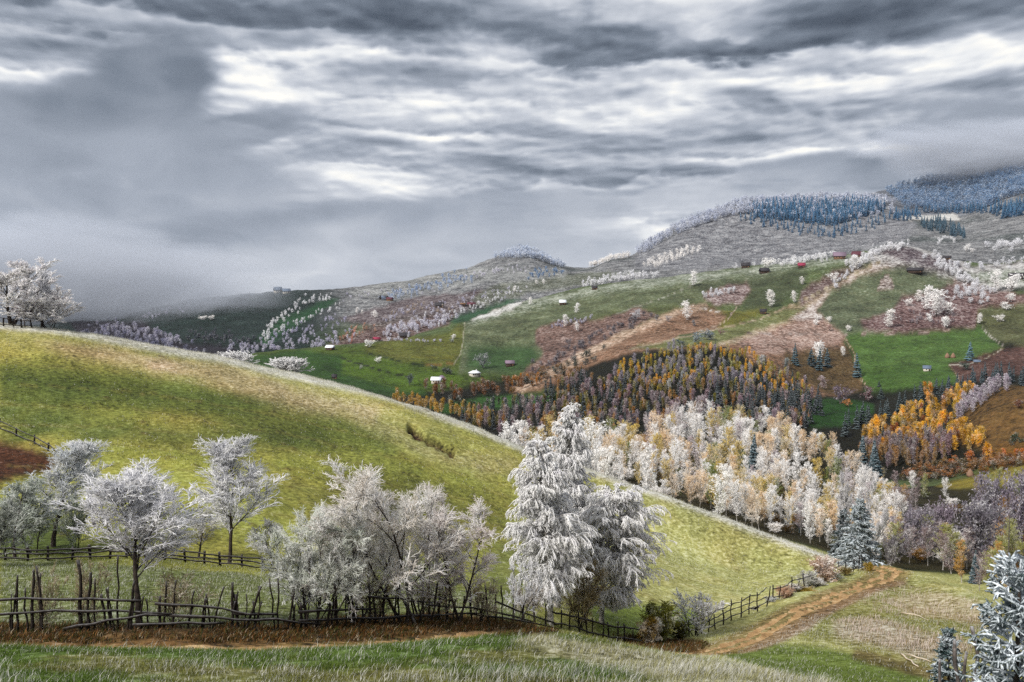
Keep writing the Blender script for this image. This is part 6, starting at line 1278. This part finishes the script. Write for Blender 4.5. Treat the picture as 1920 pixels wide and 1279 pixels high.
house('dark hay hut on the left green meadow', 627, 710, 12, M_DARKR, M_LOG, cat='hut', name='hut', nwin=0, rh=0.55)
house('dark-roofed barn in the white trees behind the green shoulder', 758, 633, 22, M_DARKR, M_LOG, cat='barn', name='barn', y0=880, nwin=0)
house('dark barn on the far heath left of the grove', 720, 562, 18, M_DARKR, M_LOG, cat='barn', name='barn', y0=1100, nwin=0, rot=0.5)
house('brown barn beside the dark barn on the far heath', 731, 564, 14, M_MAR, M_BRN, cat='barn', name='barn', y0=1100, nwin=0, rot=-0.4)
house('round-topped dark barn on the middle heath', 824, 576, 20, M_DARKR, M_LOG, cat='barn', name='barn', y0=1100, nwin=0, rh=0.35)
house('brown-roofed barn right of the round-topped one', 884, 574, 18, M_MAR, M_LOG, cat='barn', name='barn', y0=1100, nwin=0, rh=0.25)
house('low brown shed between the two heath barns', 868, 573, 12, M_BRN, M_LOG, cat='shed', name='shed', y0=1100, nwin=0, rh=0.2)
house('large house with blue-grey roofs on the left skyline, left half', 521, 549, 17, M_BLUER, M_CREAM, y0=1200, nwin=3, rh=0.45, wh=4, rot=0.3)
house('lower right wing of the large skyline house', 537, 550, 17, M_BLUER, M_CREAM, y0=1200, nwin=3, rh=0.35, wh=3.2, rot=0.1)
house('house with pink-grey roof on the skyline ridge', 1574, 486, 26, M_PURR, M_BRN, y0=900, nwin=3, rh=0.35, wh=3.4, rot=0.1)
house('maroon-roofed house right of the pink-grey one', 1606, 483, 20, M_MAR, M_BRN, y0=900, nwin=2, rh=0.4, wh=3, rot=-0.2)
house('house with bright red roof low on the ridge', 1503, 502, 16, M_RED, M_LOG, y0=900, nwin=1, rh=0.4)
house('dark hut at the left end of the skyline ridge', 1398, 502, 20, M_DARKR, M_LOG, y0=900, nwin=0, rh=0.35, cat='hut', name='hut')
house('dark barn on the ridge beside the large rounded white tree', 1433, 512, 20, M_DARKR, M_LOG, y0=900, nwin=0, rh=0.35, rot=0.4, cat='barn', name='barn')
house('long dark sheepfold below the right spur', 1716, 511, 34, M_DARKR, M_LOG, y0=900, nwin=0, rh=0.18, cat='barn', name='barn')
house('dark hut beside the frosted tree in mid slope', 1431, 588, 15, M_DARKR, M_LOG, y0=800, nwin=0, rh=0.4, cat='hut', name='hut')
house('small blue-grey roofed hut on the bright green meadow', 1738, 695, 17, M_BLUER, M_CREAM, y0=600, nwin=1, rh=0.4, cat='hut', name='hut')
house('small dark hut beside the blue-green lone tree', 1832, 682, 14, M_BLUER, M_LOG, y0=600, nwin=0, rh=0.35, cat='hut', name='hut')
house('small dark hut in the white trees at the grove behind the shoulder', 1115, 543, 13, M_DARKR, M_LOG, y0=900, nwin=0, rh=0.35, cat='hut', name='hut')
house('dark shed on the far right upper meadow', 1775, 502, 18, M_DARKR, M_LOG, y0=1100, nwin=0, rh=0.25, cat='shed', name='shed')
house('dark barn behind the two large frosted trees', 1905, 522, 30, M_DARKR, M_LOG, y0=1000, nwin=0, rh=0.25, cat='barn', name='barn')
def haystack(px, py, hpx, lab, y0=300, y1=1500):
    p = hit(px, py, y0, y1); H = hpx*mpp(p); n = 14; z = np.array([0, .12, .3, .5, .7, .88, 1.0])*H; r = np.array([.38, .44, .43, .36, .25, .12, .02])*H
    rg = np.random.default_rng(int(px)); a = np.arange(n)*2*math.pi/n; V = np.concatenate([np.stack([np.cos(a)*ri*(1+rg.normal(size=n)*.05), np.sin(a)*ri*(1+rg.normal(size=n)*.05), np.full(n, zi)], 1) for zi, ri in zip(z, r)])
    Q = [(k*n+i, k*n+(i+1) % n, (k+1)*n+(i+1) % n, (k+1)*n+i) for k in range(6) for i in range(n)]
    o = add_obj('haystack', None); add_obj('hay_cone', mesh_np('hay_cone', V, Q, None, [M_HAY], smooth=True), o)
    v, q = sweep(np.array([[[0, 0, 0.9*H], [0, 0, 1.15*H]]]), np.array([[.05, .04]])*max(1, H/4), 5); add_obj('centre_pole', mesh_np('centre_pole', v, q, None, [M_WOOD]), o)
    o.location = (p[0], p[1], p[2]-0.1); tag(o, lab, 'haystack')
haystack(1776, 671, 10, 'left one of the two brown haystacks on the right meadow', 500); haystack(1787, 671, 10, 'right one of the two brown haystacks on the right meadow', 500)
haystack(1819, 893, 15, 'lone brown haystack on the yellow meadow strip', 250, 450); haystack(961, 684, 7, 'small haystack beside the long grey-roofed barn', 500)
def pole(px, py, top, lab, y0, y1, r=0.11, arm=True):
    p = hit(px, py, y0, y1) if y0 else at(px, y1); H = hgt(p, top); o = add_obj('utility_pole', None); o.location = p
    v, q = sweep(np.array([[[0, 0, -0.3], [0, 0, H]]]), np.array([[r, r*0.7]]), 7); add_obj('shaft', mesh_np('shaft', v, q, None, [M_WOODG]), o)
    if arm: v, q = box(-0.7, 0.7, -0.06, 0.06, H-0.5, H-0.36); add_obj('crossarm', mesh_np('crossarm', v, q, None, [M_WOODG]), o)
    tag(o, lab, 'pole')
pole(1890, 1040, 962, 'thin pale pole standing on the rusty slope at the right', None, 150, 0.09, False)
pole(452, 553, 546, 'left pole on the left skyline', 1200, 2000, 0.3); pole(468, 553, 547, 'right pole on the left skyline', 1200, 2000, 0.3)
# ---------------------------------------------------------------- air and low cloud
def volume_mat(name, col, dens, aniso=0.2):
    m = bpy.data.materials.new(name); m.use_nodes = True; t = NT(m.node_tree); t.n.clear(); o = t.n.new('ShaderNodeOutputMaterial')
    v = t.n.new('ShaderNodeVolumePrincipled'); v.inputs['Color'].default_value = (*col, 1); v.inputs['Density'].default_value = dens; v.inputs['Anisotropy'].default_value = aniso
    t.l.new(v.outputs[0], o.inputs['Volume']); return m
HAZE = 0.000018
zmin = float(ZG.min())-1.0; zmax = float(ZG.max())+45
def vol_obj(name, v, q, mat, label): 
    o = add_obj(name, mesh_np(name, v, q, None, [mat])); return tag(o, label, None, kind='stuff')
v, q = box(-3350, 3350, -30, 4350, zmin, zmax)
vol_obj('haze', v, q, volume_mat('cold_air', (0.80, 0.86, 0.97), HAZE), 'cold bluish air thickening toward the far hills')
def fog_mat(name, dens, col, seed, soft):
    m = bpy.data.materials.new(name); m.use_nodes = True; t = NT(m.node_tree); t.n.clear(); o = t.n.new('ShaderNodeOutputMaterial')
    v = t.n.new('ShaderNodeVolumePrincipled'); v.inputs['Color'].default_value = (*col, 1); v.inputs['Anisotropy'].default_value = 0.0
    c = t.node('ShaderNodeTexCoord').outputs['Object']; r = t.vm('LENGTH', c, out=1)
    n = t.noise(t.vm('ADD', c, (seed, seed*1.7, 0)), 1.7, 5, 0.6, 0.4)
    d = t.m('ADD', t.m('SUBTRACT', 0.85, r), t.m('MULTIPLY', t.m('SUBTRACT', n, 0.5), 1.5))
    d = t.m('MULTIPLY', t.m('MULTIPLY', d, soft, clamp=True), t.m('MULTIPLY', t.m('SUBTRACT', 1.0, r), 5.0, clamp=True))
    t.set(v.inputs['Density'], t.m('MULTIPLY', d, dens)); t.l.new(v.outputs[0], o.inputs['Volume']); m.cycles.volume_step_rate = 0.6
    return m
def fog_bank(label, px, py, D, rx, ry, rz, dens, seed, soft=2.2, col=(0.70, 0.74, 0.82), n=16):
    c = pt(px, py, D); th = np.linspace(0, math.pi, n); ph = np.arange(2*n)*math.pi/n
    T, Pp = np.meshgrid(th, ph, indexing='ij'); d = np.stack([np.sin(T)*np.cos(Pp), np.sin(T)*np.sin(Pp), np.cos(T)], -1)*1.05
    idx = np.arange(n*2*n).reshape(n, 2*n); Q = np.stack([idx[:-1], idx[1:], np.roll(idx[1:], -1, 1), np.roll(idx[:-1], -1, 1)], -1).reshape(-1, 4)
    o = vol_obj('fog_bank', d.reshape(-1, 3), Q, fog_mat('fog', dens, col, seed, soft), label); o.location = c; o.scale = (rx, ry, rz); return o
fog_bank('low cloud drifting over the dark left hill and the end of the valley', 70, 545, 1430, 430, 260, 125, 0.016, 3.0)
fog_bank('ragged cloud resting on the forest at the upper right', 1850, 285, 2680, 460, 240, 100, 0.014, 5.3)
